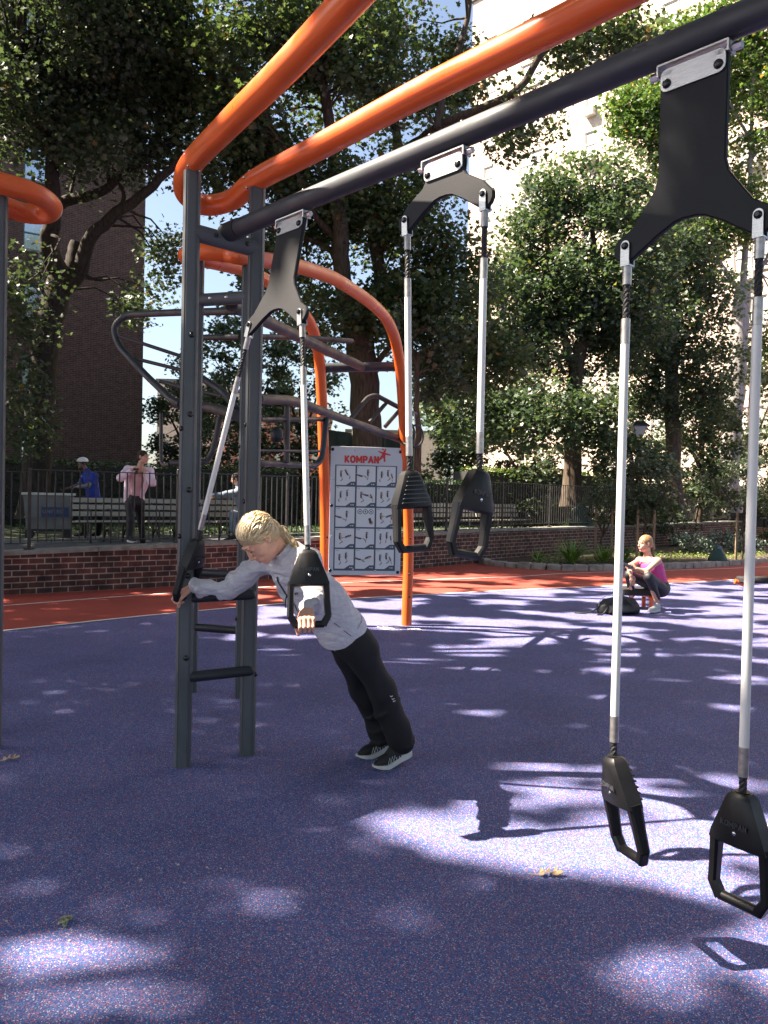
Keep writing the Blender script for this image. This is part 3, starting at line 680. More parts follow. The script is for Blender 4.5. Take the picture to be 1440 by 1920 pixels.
# trainer pulled by the woman
c1=B0+bdir*.63+[0,0,-.076]; sw=.18
tr_up=unit(Z*math.cos(sw)+(-bn)*math.sin(sw)); oc1=c1-tr_up*.038
pvL=oc1-bdir*.22-tr_up*.50; pvR=oc1+bdir*.22-tr_up*.50
HT_far=P(371,1012,4.40); HT_near=P(577,1032,3.70)
dF=unit(HT_far-pvL); dN=unit(HT_near-pvR)
axN=unit((.97,.24,0)); axF=unit((.30,.95,0))
t1=trainer('suspension trainer with slanted straps, pushed down by the blond woman',.63,-.50,(np.linalg.norm(HT_far-pvL),np.linalg.norm(HT_near-pvR)),(dF,dN),(axF,axN),(.27,1.13,.09,.09),swing=sw)
ax2=unit((.84,.54,0)); ax2b=unit((.80,.60,0)); ax3=unit((.25,-.97,0)); ax3b=unit((.55,-.83,0))
trainer('suspension trainer with a short stubby y plate, handles level with the sign',1.69,-.17,(1.085,1.085),(unit((.03,-.02,-1)),unit((.0,-.02,-1))),(-ax2,ax2b),(.245,1.02,.08,.085),swing=0,hd=((.06,0,0),(-.15,-.05,0)))
trainer('nearest suspension trainer with long y plate, handles hanging low at the right',2.765,-.51,(1.735,1.735),(dnv,dnv),(ax3,ax3b),(.235,1.685,.085,.09),swing=0,hd=((.20,-.05,0),None))
# ---- rear frame
r1=np.array([-1.466,6.173]); r2=np.array([-1.058,6.043]); l1=np.array([-.69,9.45]); l2=np.array([.3,9.614])
RF=thing('climbing_rig','rear grey ladder posts with orange arch legs holding the sign and dark climbing bars','exercise frame',(-.6,7.8,0))
post(RF,r1,3.33,bolts=[(z,1.2) for z in(.5,1.0,1.45)]); post(RF,r2,3.33,bolts=[(z,-1.2) for z in(.6,1.2,1.9,2.5)])
dr=unit(np.array([r2[0]-r1[0],r2[1]-r1[1],0]))
for z in(.505,.93): tubepart(RF,'rung',[V3((*r1,z))+dr*.03,V3((*r2,z))-dr*.03],.030,'black')
tubepart(RF,'cross_tube',[V3((*r1,3.02)),V3((*r2,3.02))],.048,'grey')
m=MB()
for k in(.3,.62):
    q=V3((*r1,3.02))+(V3((*r2,3.02))-V3((*r1,3.02)))*k; domed_bolt(m,q+np.array([-.2,-.98,0])*.047,np.array([-.2,-.98,0]),.014,.008)
m.build_each('bolt','chrome',RF)
nR=np.array([l2[1]-r2[1],-(l2[0]-r2[0]),0]); nL=np.array([l1[1]-r1[1],-(l1[0]-r1[0]),0])
AR=[PL(x,y,(*r2,0),nR) for x,y in[(457,482),(540,494),(600,512),(640,530),(700,572),(730,608),(746,660),(755,750)]]+[V3((l2[0]+.0,l2[1],1.2)),V3((*l2,0))]
ALp=[PL(x,y,(*r1,0),nL) for x,y in[(385,487),(440,498),(500,526),(540,553),(578,600),(595,650),(603,740)]]+[V3((l1[0],l1[1],1.2)),V3((*l1,0))]
bk=unit(np.array([-.32,-.93,0])); zr=3.40
lp=[V3((r1[0],r1[1],zr)),V3((r1[0],r1[1],zr))+bk*.0+[-.10,.20,0]]
# loop in front of/left of the posts
midr=(V3((*r1,zr))+V3((*r2,zr)))/2
loopr=[midr+[-.42,-.02,0],midr+[-.44,.25,0]]
pathr=catmull(ALp[::-1][:-1],8)[:-1]+catmull([ALp[1],ALp[0],P(364,486,6.42),P(349,481,6.28),P(354,475,6.10),P(385,472,6.00),P(425,476,6.0),AR[0],AR[1]],8)[8:-9]+catmull(AR[1:],8)
OR=tubepart(RF,'orange_arch',pathr,.062,'orange',24)
m=MB()
for q0,q1,zl in ((l1,None,(0,)),(l2,None,(0,))):
    f=unit(np.array([-q0[0],-q0[1],0])); f2=np.array([f[0]*.9-f[1]*.43,f[1]*.9+f[0]*.43,0])
    for z in(.35,.62,1.05,1.55,2.02): domed_bolt(m,V3((q0[0],q0[1],z))+f2*.061,f2,.013,.008)
m.build_each('bolt_cap','cap',OR)
m=MB()
for q0 in(l1,l2):
    for k in range(5): 
        f=unit(np.array([.25,-.97,0])); z=2.62+k*.085; w_=.05 if q0 is l2 else .03
        domed_bolt(m,V3((q0[0]-.065+ (2.62-z)*.05,q0[1]-.12,z))+f*.062,f,.010,.008)
m.build_each('bolt','chrome',OR)
# top cross bar and beam
xb=[P(606,690,9.25),P(752,687,9.35)]
tubepart(RF,'cross_tube',[xb[0],xb[1]],.055,'beam')
tubepart(RF,'beam',[V3((*((r1+r2)/2),3.0))+[.05,.1,0],xb[0]+(xb[1]-xb[0])*.5],.052,'brown')
# dark climbing bars: left cantilever ladder
D1,D2=6.9,7.7
bars=[('ladder_rail',[P(450,583,6.25),P(330,586,7.0),P(238,590,7.4),P(212,612,7.4),P(222,648,7.35),P(270,700,7.2),P(322,750,6.9),P(337,757,6.85)],.031,'beam'),
('ladder_rail',[P(450,632,7.2),P(372,633,7.6)],.028,'black'),('ladder_rail',[P(660,640,9.0),P(560,632,8.2),P(450,632,7.2)],.028,'black'),
('ladder_rail',[P(372,705,6.9),P(420,735,6.8),P(444,768,6.5)],.030,'beam'),
('rung',[P(224,630,7.35),P(340,668,7.3)],.017,'brown'),('rung',[P(252,672,7.3),P(345,695,7.2)],.017,'brown'),('rung',[P(300,715,7.1),P(412,742,6.9)],.017,'brown'),('rung',[P(300,715,7.1),P(345,728,7.0)],.017,'brown'),
('sloping_rail',[P(325,755,6.9),P(400,765,6.8),P(445,780,6.4)],.044,'brown'),
('sloping_rail',[P(485,748,6.35),P(540,750,6.9),P(570,758,7.3),P(640,785,8.3),P(752,824,9.55)],.044,'brown'),
('dip_bar',[P(412,782,6.6),P(405,820,6.6),P(398,848,6.6),P(388,864,6.6),P(375,868,6.55),P(320,868,6.6)],.024,'brown'),
('dip_bar',[P(538,762,6.9),P(538,868,6.9)],.027,'brown'),
('dip_bar',[P(485,868,6.4),P(530,870,6.9),P(590,874,7.4),P(603,862,7.5),P(607,830,7.5),P(612,785,7.6)],.028,'beam'),
('hanging_bar',[P(488,786,6.5),P(606,786,7.6)],.022,'black'),
('hanging_bar',[P(488,845,6.5),P(600,846,7.3)],.012,'black'),
('incline_rail',[P(655,788,9.0),P(690,745,9.2),P(705,741,9.25),P(750,765,9.5),P(780,778,9.7)],.028,'brown'),
('rung',[P(693,792,9.2),P(727,752,9.4)],.024,'brown'),('rung',[P(722,800,9.4),P(753,765,9.6)],.024,'brown'),
('foot_bar',[P(318,870,6.6),P(302,872,6.7),P(302,775,6.8)],.016,'brown')]
for nme,pts,r,mm in bars: tubepart(RF,nme,fillet(pts,.12) if len(pts)>2 else pts,r,mm,14)
m=MB()
m.cyl(P(513,812,6.8),P(525,812,6.8),.02,10); m.ball(P(519,815,6.8),(.055,.05,.07),12,8); m.build('clamp','black',RF)
# scraps of white thread/shavings at the leg foot
T=thing('white_thread','small tangle of white shavings at the foot of the orange leg','litter',(.2,9.45,0))
b=MB()
for k in range(16):
    c=np.array([random.uniform(-.02,.42),random.uniform(9.18,9.5),.006]); r=random.uniform(.03,.08)
    b.tube([c+[r*math.cos(t*.8+k),r*.6*math.sin(t*.8+k),0] for t in range(7)],.0035,4)
b.build('shavings','white',T)
# gym rings
for i,(px,py,D,lab) in enumerate(((762,812,9.35,'black gym ring left of the hanging pole beside the orange leg'),(778,818,9.6,'black gym ring right of the hanging pole beside the orange leg'))):
    T=thing('gym_ring',lab,'gym ring',P(px,py,D),'gym rings'); c=P(px,py,D); b=MB(); a_=unit((.75,-.55+i*.9,0)); b.tube([c+a_*.11*math.cos(t*PI/12)+Z*.13*math.sin(t*PI/12) for t in range(24)],.014,8,closed=True); b.build('hoop','black',T)
    tp=P(px-2,775,D); b=MB(); b.tube([c+Z*.13,tp],.006,6); b.build('chain','steel',T)
# ---- sign
sl,sr=P(622,0,9.42),P(751,0,9.52)
tlp=P(622,838,9.42); trp=P(751,843,9.52); blp=P(617,1074,9.40)
ex=unit((trp-tlp)*[1,1,0]); sn=np.cross(ex,Z); 
sn=np.array([ex[1],-ex[0],0])   # toward camera
SW=np.linalg.norm((trp-tlp)[:2])+.03; z1=(tlp[2]+trp[2])/2+.01; z0=G(0,0,1)[2]*0+ (P(617,1074,9.4)[2]+P(752,1081,9.5)[2])/2; SH=z1-z0
so_=np.array([tlp[0]-.015,tlp[1],0])+sn*.085
SG=thing('exercise_sign','pale grey sign board of exercise pictures bolted between the orange legs','sign',so_+ex*SW/2+[0,0,z0])
b=MB(); cr=.02; ang=[(cr,0),(SW-cr,0),(SW-.006,.006),(SW,cr),(SW,SH-cr),(SW-.006,SH-.006),(SW-cr,SH),(cr,SH),(.006,SH-.006),(0,SH-cr),(0,cr),(.006,.006)]
b.prism(ang,so_+[0,0,z0],ex,Z,.012,.002); PAN=b.build('panel','board',SG,smooth=0)
def sp(x,y,d=.007): return so_+ex*x*SW+Z*(z0+SH*(1-y))+sn*d
def rect(b,x0,y0,x1,y1,d,t=.001,cut=0):
    pts=[(x0*SW,(1-y1)*SH),(x1*SW,(1-y1)*SH),(x1*SW,(1-y0)*SH),(x0*SW,(1-y0)*SH)]
    if cut: pts=[(x0*SW,(1-y1)*SH),((x1)*SW-cut,(1-y1)*SH),(x1*SW-cut*.45,(1-y1)*SH+cut*.38),(x1*SW,(1-y1)*SH+cut*.38),(x1*SW,(1-y0)*SH),(x0*SW,(1-y0)*SH)]
    b.prism(pts,so_+[0,0,z0]+sn*d,ex,Z,t)
b=MB(); rect(b,.065,.143,.925,.965,.0065); b.build('grid_print','grid',SG,smooth=0)
cx=[(.083,.345),(.368,.625),(.648,.905)]; cyy=[(.150,.300),(.312,.462),(.474,.624),(.636,.786),(.798,.950)]
bb=MB(); SC=[0]; ff=MB().mat('fig'); ff.mat('figs'); ff.mat('grid')
def stroke(p,q,w_=.004,d=.0095,mm='fig'):
    SC[0]+=1; d=d+(SC[0]%11)*.00012
    p=V3(p);q=V3(q); t=unit(q-p); n_=np.array([-t[1],t[0]])*w_/2; pts=[tuple(p-n_),tuple(q-n_),tuple(q+n_),tuple(p+n_)]
    ff.mat(mm); ff.prism(pts,so_+[0,0,z0]+sn*d,ex,Z,.0008)
def disc(c,r,mm='fig',d=.0096,n=10): ff.mat(mm); ff.prism([(c[0]+r*math.cos(2*PI*k/n),c[1]+r*math.sin(2*PI*k/n)) for k in range(n)],so_+[0,0,z0]+sn*d,ex,Z,.0008)
rr=random.Random(5)
def figure(cx_,cy_,s,a):
    # little exercising figure: head, dark top, legs; a = body angle
    ca,sa=math.cos(a),math.sin(a); T_=lambda x,y:(cx_+s*(x*ca-y*sa),cy_+s*(x*sa+y*ca))
    disc(T_(0,.42),s*.075); stroke(T_(0,.34),T_(0,.02),s*.16,mm='grid'); stroke(T_(0,.04),T_(.03,-.10),s*.15)
    k=rr.uniform(-.25,.25); stroke(T_(.03,-.08),T_(.05+k,-.30),s*.07,mm='figs'); stroke(T_(.05+k,-.30),T_(k*.2-.05,-.5),s*.06); 
    k=rr.uniform(-.3,.3); stroke(T_(0,.30),T_(.15,.30+k),s*.05,mm='figs'); stroke(T_(.15,.30+k),T_(.08,.55),s*.05,mm='figs')
for j,(y0,y1) in enumerate(cyy):
    for i,(x0,x1) in enumerate(cx):
        if (i,j)==(1,2):
            rect(bb,x0,y0,x1,y1,.0082)
            for q in range(3):
                c=((x0+(x1-x0)*(.2+.3*q))*SW,(1-y0-(y1-y0)*.2)*SH); disc(c,.030,'grid',.009,20); disc(c,.022,'cell' ,.0095,20)
                disc(c,.011,'grid',.010,8)
            disc(((x0+(x1-x0)*.82)*SW,(1-y1+.035)*SH),.025,'figs'); stroke(((x0+(x1-x0)*.72)*SW,(1-y1+.07)*SH),((x0+(x1-x0)*.80)*SW,(1-y1+.03)*SH),.03)
            continue
        rect(bb,x0,y0,x1,y1,.0082,cut=.11)
        nd=1 if j==0 else 2 if j==1 else 3
        for q in range(nd): disc((x0*SW+.015+q*.014,(1-y0)*SH-.014),.0042)
        w_=(x1-x0)*SW; hh=(y1-y0)*SH
        for q,fx in enumerate((.24,.58)): figure(x0*SW+w_*fx,(1-y1)*SH+hh*(.48+.08*q),.125,0 if rr.random()<.65 else rr.choice((1.3,-1.2,.5)))
        if rr.random()<.4: figure(x0*SW+w_*.82,(1-y1)*SH+hh*.45,.09,rr.uniform(-.5,.5))
        stroke((x1*SW-.05,(1-y1)*SH+.014),(x1*SW-.036,(1-y1)*SH+.014),.010,mm='cell'); stroke((x1*SW-.028,(1-y1)*SH+.014),(x1*SW-.012,(1-y1)*SH+.014),.012,mm='cell')
bb.build('picture_cells','cell',SG,smooth=0); ff.build('figure_print',None,SG,smooth=0)
blocktext('red_lettering','KOMPAN',.066,.0215,sp(.435,.098,.0075),ex,Z,'logo',SG,.001,.34)
b=MB(); c=np.array([.735*SW,(1-.060)*SH]); S_=.082
def lp_(pts): b.prism([(c[0]+x*S_,c[1]+y*S_) for x,y in pts],so_+[0,0,z0]+sn*.0075,ex,Z,.0012)
lp_([(-.9,.55),(-.75,.42),(-.15,.12),(.95,-.05),(1.0,.12),(.2,.35),(.35,.85),(.15,.9),(-.12,.42),(-.75,.6)])
lp_([(-.18,.2),(.28,.2),(.22,-.2),(.25,-.95),(.0,-.95),(-.05,-.35),(-.65,-.85),(-.8,-.7)][::1])
b.prism([(c[0]+(-.15+.14*math.cos(k*PI/6))*S_,c[1]+(.82+.14*math.sin(k*PI/6))*S_) for k in range(12)],so_+[0,0,z0]+sn*.0075,ex,Z,.0012)
b.build('star_figure_logo','logo',SG,smooth=0)
m=MB()
for x,y in((.025,.025),(.965,.03),(.025,.46),(.965,.47),(.025,.965),(.965,.975)): domed_bolt(m,sp(x,y,.006),sn,.02,.012)
m.build_each('bolt_cap','cap',SG); m=MB()
for x,y in((.33,.03),(.03,.25),(.03,.70),(.34,.955),(.65,.965)): domed_bolt(m,sp(x,y,.006),sn,.011,.006)
m.build_each('bolt','chrome',SG)
# ---- left frame: only its loop and one post are in view
LF=thing('climbing_rig','orange tube loop on a grey post at the left edge','exercise frame',(-2.55,4.85,0))
lpost=np.array([-2.36,4.9]); lpost2=np.array([-2.66,5.25])
q=P(-5,700,4.72); lpost=np.array([q[0],q[1]]); post(LF,lpost,3.25); post(LF,lpost+[-.28,.30],3.25)
zq=3.30
Lp=[G(0,343,zq)+(G(0,343,zq)-G(45,357,zq))*8,G(0,343,zq)+(G(0,343,zq)-G(45,357,zq))*3,G(0,343,zq),G(45,356,zq),G(80,371,zq),G(98,389,zq),G(84,401,zq),G(45,399,zq),G(5,386,zq),G(5,386,zq)+(G(5,386,zq)-G(60,402,zq))*2,G(5,386,zq)+(G(5,386,zq)-G(60,402,zq))*7]
pa=catmull(Lp,8); pa=[V3((Lp[0][0]-.4,Lp[0][1]-.1,0)),V3((Lp[0][0]-.4,Lp[0][1]-.1,3.0))]+pa+[V3((Lp[-1][0]-.4,Lp[-1][1]-.1,3.0)),V3((Lp[-1][0]-.4,Lp[-1][1]-.1,0))]
OL=tubepart(LF,'orange_arch',pa,.062,'orange',28)
m=MB()
for (px,py) in((45,343),(38,357),(34,388),(36,409)):
    q=G(px,py,3.40); domed_bolt(m,q+unit(CC-q)*.0,unit(CC-q),.010,.008)
m.build_each('bolt','chrome',OL)
# ================================================================ trees
LEAF=np.array([(0,0),(.16,.20),(.42,.16),(.26,.44),(.50,.62),(.20,.70),(0,1.05),(-.20,.70),(-.50,.60),(-.26,.42),(-.40,.14),(-.16,.20)])
LEAF3=np.column_stack([LEAF[:,0],LEAF[:,1]-.5,np.abs(LEAF[:,0])*.35])
LEAFS=np.array([(0,-.5,0),(.26,-.1,.08),(.16,.3,.05),(0,.55,0),(-.16,.3,.05),(-.26,-.1,.08)])
def rotmats(n,rng,flat=.0):
    # random orientation, biased towards facing up by 'flat'
    q=rng.normal(size=(n,3)); q[:,2]=np.abs(q[:,2])+flat; q/=np.linalg.norm(q,axis=1,keepdims=True)
    a=rng.normal(size=(n,3)); a-=q*(a*q).sum(1,keepdims=True); a/=np.linalg.norm(a,axis=1,keepdims=True)
    b=np.cross(q,a); return np.stack([a,b,q],axis=1)  # rows
def leaves(name,pos,size,m,parent,tmpl=LEAF3,flat=.6,rng=RNG,kind=None):
    n=len(pos); 
    if n==0: return None
    Rm=rotmats(n,rng,flat); s=size*rng.uniform(.5,1.4,size=(n,1,1))
    v=np.einsum('kj,njl->nkl',tmpl,Rm)*s+pos[:,None,:]
    o=arr_mesh(name,v,len(tmpl),[tuple(range(len(tmpl)))],[m],parent)
    return o
def taper(b,path,r0,r1,seg=8):
    n=len(path); b.tube(path,[r0+(r1-r0)*(i/(n-1))**.8 for i in range(n)],seg)
def wig(pts,amp,n=5):
    q=catmull(pts,n); return [q[0]]+[p+np.array([random.uniform(-amp,amp) for _ in range(3)]) for p in q[1:-1]]+[q[-1]]
def clumps_in(ells,rng,thr=-.15,freq=.55,seed=0.):
    out=[]
    for (c,r,n) in ells:
        c=V3(c);r=V3(r); k=0;t=0
        while k<n and t<n*8:
            t+=1; d=rng.normal(size=3); d/=np.linalg.norm(d); p=c+d*r*rng.uniform(.25,1.0)**.6
            if noise.noise(Vector(p*freq)+Vector((seed,seed,seed)))<thr: continue
            out.append(p);k+=1
    return np.array(out)
def tree(label,base,trunk,limbs,ells,m_leaf,m_bark,per=90,cr=.55,leaf=.13,r0=.3,r1=.12,group=None,cat='tree',name='oak_tree',thr=-.15,twigs=True,tmpl=LEAF3,seed=0.,squash=.7,kp=None):
    rng=np.random.default_rng(int(seed*10)+3)
    T=thing(name,label,cat,base,group)
    b=MB(); tp=wig([V3(p) for p in trunk],.03,4); 
    n=len(tp); rr=[r0+(r1-r0)*(i/(n-1)) for i in range(n)]; rr[0]*=1.35
    if n>3: rr[1]*=1.08
    b.tube(tp,rr,14)
    segs=[(tp[i],rr[i]) for i in range(n//2,n)]
    for lm in limbs:
        pts,ra,rb=lm; q=wig([V3(p) for p in pts],.02,4); taper(b,q,ra,rb,9); segs+=[(p,ra+(rb-ra)*i/len(q)) for i,p in enumerate(q)]
    cl=clumps_in(ells,rng,thr,.55,seed)
    if kp is not None: cl=cl[[kp(p) for p in cl]]
    if twigs:
        S=np.array([s[0] for s in segs])
        for c in cl[::2]:
            d=np.linalg.norm(S-c,axis=1); j=int(np.argmin(d+rng.uniform(0,.8,len(d)))); a=S[j]; mid=(a+c)/2+rng.normal(size=3)*.12*d[j]**.5+[0,0,.12*d[j]]
            rad=min(segs[j][1]*.6,.012+.014*d[j]); b.tube([a,(a+mid)/2+rng.normal(size=3)*.04,mid,c],[rad,rad*.8,rad*.55,.006],5)
    b.build('trunk',m_bark,T,smooth=60)
    n=len(cl)*per; idx=np.repeat(np.arange(len(cl)),per); d=rng.normal(size=(n,3)); d/=np.linalg.norm(d,axis=1,keepdims=True)
    rad=cr*rng.uniform(.55,1.3,len(cl))[idx]; pos=cl[idx]+d*(rad*rng.uniform(0,1,n)**.5)[:,None]*[1,1,squash]
    leaves('crown',pos,leaf,m_leaf,T,tmpl,rng=rng)
    return T
def EP(px,py,D,rx,ry,rd,n): # ellipsoid from picture centre and pixel radii
    c=P(px,py,D); return (c,(rx*D/FPX,rd,ry*D/FPX),n)
# A: dark oak at the left
DA=19.0
tree('large dark oak with a forked trunk standing left, in front of the brown brick building',G(66,985,.5)*0+P(64,968,DA)*[1,1,0]+[0,0,.5],
 [P(64,975,DA),P(70,860,DA),P(78,740,DA),P(88,640,DA),P(104,560,DA),P(120,505,DA)],
 [([P(118,520,DA),P(96,480,DA-.3),P(92,445,DA-.6),P(100,415,DA-.8),P(98,340,DA-1),P(100,270,DA-1.2),P(104,200,DA-1.3)],.26,.12),
  ([P(104,300,DA-1),P(80,245,DA-1.4),P(50,190,DA-1.6),P(30,150,DA-1.8)],.14,.06),
  ([P(120,540,DA),P(150,510,DA-.2),P(165,455,DA-.4),P(205,410,DA-.6),P(262,370,DA-.8),P(310,325,DA-1),P(345,290,DA-1.2)],.22,.07),
  ([P(124,530,DA),P(136,490,DA+.2),P(143,456,DA+.3)],.20,.15),
  ([P(130,375,DA),P(190,360,DA-.3),P(240,320,DA-.5),P(300,280,DA-.6),P(360,235,DA-.6)],.13,.05),
  ([P(205,410,DA-.6),P(232,372,DA-.6),P(216,330,DA-.6)],.07,.03),([P(110,385,DA),P(130,375,DA)],.13,.13)],
 [EP(150,70,DA-1,210,120,2.6,140),EP(90,260,DA-1.2,110,60,1.4,24),EP(200,300,DA-.8,110,60,1.2,18),EP(60,190,DA-1.5,110,80,1.8,28),EP(280,120,DA,120,110,2.2,60),EP(300,250,DA-.5,60,50,1.2,14),EP(40,560,DA-2,45,90,1,11),EP(30,740,DA-2,45,120,1,14),EP(200,200,DA,70,50,1.5,16),EP(312,500,DA+1,45,80,.8,10),EP(110,-160,DA-1,260,160,3,60),EP(230,580,DA+.5,50,35,.8,5)],
 'leafA','barkA',per=105,cr=.85,leaf=.115,r0=.34,r1=.30,seed=1.,thr=-.3)
# B: centre oak
DB=19.0
tree('large spreading oak in the centre, thick trunk rising behind the sign board',P(688,960,DB)*[1,1,0]+[0,0,.5],
 [P(688,970,DB),P(688,840,DB),P(684,740,DB),P(678,660,DB),P(664,600,DB),P(652,560,DB)],
 [([P(656,590,DB),P(640,500,DB-.2),P(640,420,DB-.4),P(625,350,DB-.5),P(625,290,DB-.6),P(610,180,DB-.8),P(590,60,DB-1),P(585,-60,DB-1)],.24,.08),
  ([P(668,600,DB),P(700,560,DB+.4),P(715,520,DB+.6),P(700,430,DB+.8),P(735,330,DB+.9),P(745,280,DB+1),P(735,150,DB+1),P(738,30,DB+1),P(740,-60,DB+1)],.22,.07),
  ([P(745,290,DB+1),P(790,262,DB+.6),P(830,232,DB),P(900,205,DB-.6),P(975,165,DB-1),P(1015,100,DB-1.3),P(1060,62,DB-1.6),P(1120,38,DB-1.8),P(1200,10,DB-2)],.13,.05),
  ([P(640,460,DB),P(590,400,DB-.5),P(560,330,DB-1),P(520,250,DB-1.2)],.10,.04),
  ([P(820,240,DB),P(835,160,DB),P(870,60,DB+.2),P(885,-40,DB+.3)],.11,.05),([P(640,480,DB),P(560,440,DB),P(500,430,DB-.6)],.09,.03),
  ([P(690,700,DB),P(740,640,DB),P(800,600,DB),P(860,590,DB)],.09,.03)],
 [EP(360,130,DB-.5,60,120,1.5,30),EP(345,40,DB,60,60,1.5,14),EP(500,150,DB-1,130,140,2,84),EP(660,150,DB,130,150,2.2,96),EP(440,300,DB-.5,85,80,1.5,44),EP(600,330,DB,100,100,2,70),EP(760,340,DB+.5,80,100,1.6,34),EP(820,120,DB+.5,100,90,1.5,40),EP(500,470,DB,80,55,1.2,16),EP(680,440,DB+.8,90,80,1.6,34),EP(800,470,DB,70,70,1.5,24),EP(845,560,DB,110,90,1.6,58),EP(740,600,DB,90,80,1.4,50),EP(560,560,DB+1,90,60,1.4,22),EP(860,690,DB+1,110,60,1.4,30),EP(980,210,DB-1,55,45,.8,7),EP(1080,60,DB-1.6,80,55,1,16),EP(960,260,DB-1,30,30,.5,4),EP(880,660,DB,110,60,1.4,30),EP(620,600,DB-1,55,40,.8,9),EP(640,-150,DB,320,150,3,70),EP(1190,45,DB-2,50,45,.8,10)],
 'leafB','barkB',per=100,cr=.85,leaf=.12,r0=.37,r1=.33,seed=2.,thr=-.10)
tree('slender young tree right of the orange leg, just behind the fence',P(783,950,17)*[1,1,0]+[0,0,.5],
 [P(783,960,17.),P(784,840,17),P(782,740,17),P(786,660,17)],[([P(784,700,17),P(765,620,17),P(750,560,17)],.05,.02)],
 [EP(790,640,17,80,55,1,16),EP(850,720,17.5,60,40,.8,9)],'leafA','barkB',per=70,cr=.45,leaf=.12,r0=.085,r1=.05,seed=3.)
DD=26
tree('dense pear tree with pointed top, right of centre and behind the fence',P(1072,950,DD)*[1,1,0]+[0,0,.5],
 [P(1072,950,DD),P(1074,800,DD),P(1080,700,DD),P(1090,640,DD)],
 [([P(1078,700,DD),P(1050,600,DD),P(1030,480,DD),P(1020,400,DD)],.17,.05),([P(1088,650,DD),P(1120,560,DD),P(1110,430,DD),P(1105,370,DD)],.16,.05),([P(1076,760,DD),P(1000,720,DD),P(950,640,DD)],.1,.04),([P(1090,650,DD),P(1160,610,DD),P(1200,560,DD)],.09,.03)],
 [EP(1035,480,DD,80,160,2,80),EP(1110,500,DD,90,170,2,100),EP(955,590,DD,70,120,1.8,60),EP(1180,540,DD,70,150,1.8,66),EP(1060,650,DD,120,70,2,60),EP(1030,370,DD,24,50,.9,7),EP(1100,350,DD,40,60,1,12),EP(1160,370,DD,40,70,1,14),EP(975,440,DD,30,60,1,10),EP(1000,790,DD-2,90,70,1.5,40),EP(1110,800,DD-2,70,70,1.2,30),EP(880,780,DD-2,90,70,1.5,38)],
 'leafD','barkB',per=105,cr=.85,leaf=.135,r0=.30,r1=.2,seed=4.,thr=-.28)
DE=29
tree('dark leafy tree between the pear tree and the pale trunk, behind the lamp',P(1262,950,DE)*[1,1,0]+[0,0,.5],
 [P(1262,950,DE),P(1262,820,DE),P(1258,700,DE),P(1265,600,DE)],
 [([P(1260,700,DE),P(1215,640,DE),P(1190,600,DE)],.13,.04),([P(1262,660,DE),P(1310,600,DE),P(1340,540,DE)],.12,.04),([P(1262,760,DE),P(1220,730,DE),P(1185,700,DE)],.08,.03),([P(1262,780,DE),P(1310,740,DE)],.08,.03)],
 [EP(1230,480,DE,90,130,2,80),EP(1290,560,DE,90,110,2,60),EP(1210,640,DE,70,70,1.8,40),EP(1330,680,DE,70,90,1.6,34),EP(1190,720,DE,70,60,1.4,24),EP(1290,740,DE,80,90,1.8,26),EP(1220,780,DE,60,70,1.6,20),EP(1290,420,DE,60,80,1.5,20)],
 'leafD','barkB',per=105,cr=.85,leaf=.135,r0=.30,r1=.2,seed=5.,thr=-.25)
DF=33
tree('pale grey trunked locust tree at the right with a forked trunk and light green leaves',P(1366,960,DF)*[1,1,0]+[0,0,.5],
 [P(1366,960,DF),P(1368,850,DF),P(1378,740,DF),P(1384,660,DF),P(1388,590,DF),P(1392,545,DF)],
 [([P(1390,550,DF),P(1362,512,DF),P(1345,478,DF),P(1338,420,DF),P(1332,390,DF),P(1320,300,DF)],.12,.05),([P(1392,550,DF),P(1398,470,DF),P(1404,380,DF),P(1408,280,DF),P(1410,180,DF),P(1416,60,DF)],.15,.05),([P(1392,550,DF),P(1425,510,DF),P(1450,450,DF)],.11,.05),([P(1408,300,DF),P(1440,250,DF),P(1470,200,DF)],.08,.03),([P(1406,260,DF),P(1360,180,DF),P(1320,120,DF)],.07,.03)],
 [EP(1420,180,DF,60,120,2,60),EP(1410,330,DF,60,60,1.2,14),EP(1210,160,DF,65,100,1.6,56),EP(1225,285,DF,50,70,1.4,26),EP(1340,70,DF,80,70,1.4,34),EP(1330,430,DF,100,60,1.6,50),EP(1300,250,DF,60,80,1.4,30),EP(1400,430,DF,50,60,1.2,12),EP(1300,380,DF+1,70,50,1.2,14),EP(1420,40,DF,60,60,1.2,16),EP(1480,560,DF,60,200,1.4,22)],
 'leafF','barkF',per=130,cr=1.0,leaf=.15,r0=.44,r1=.33,seed=6.,thr=-.15)
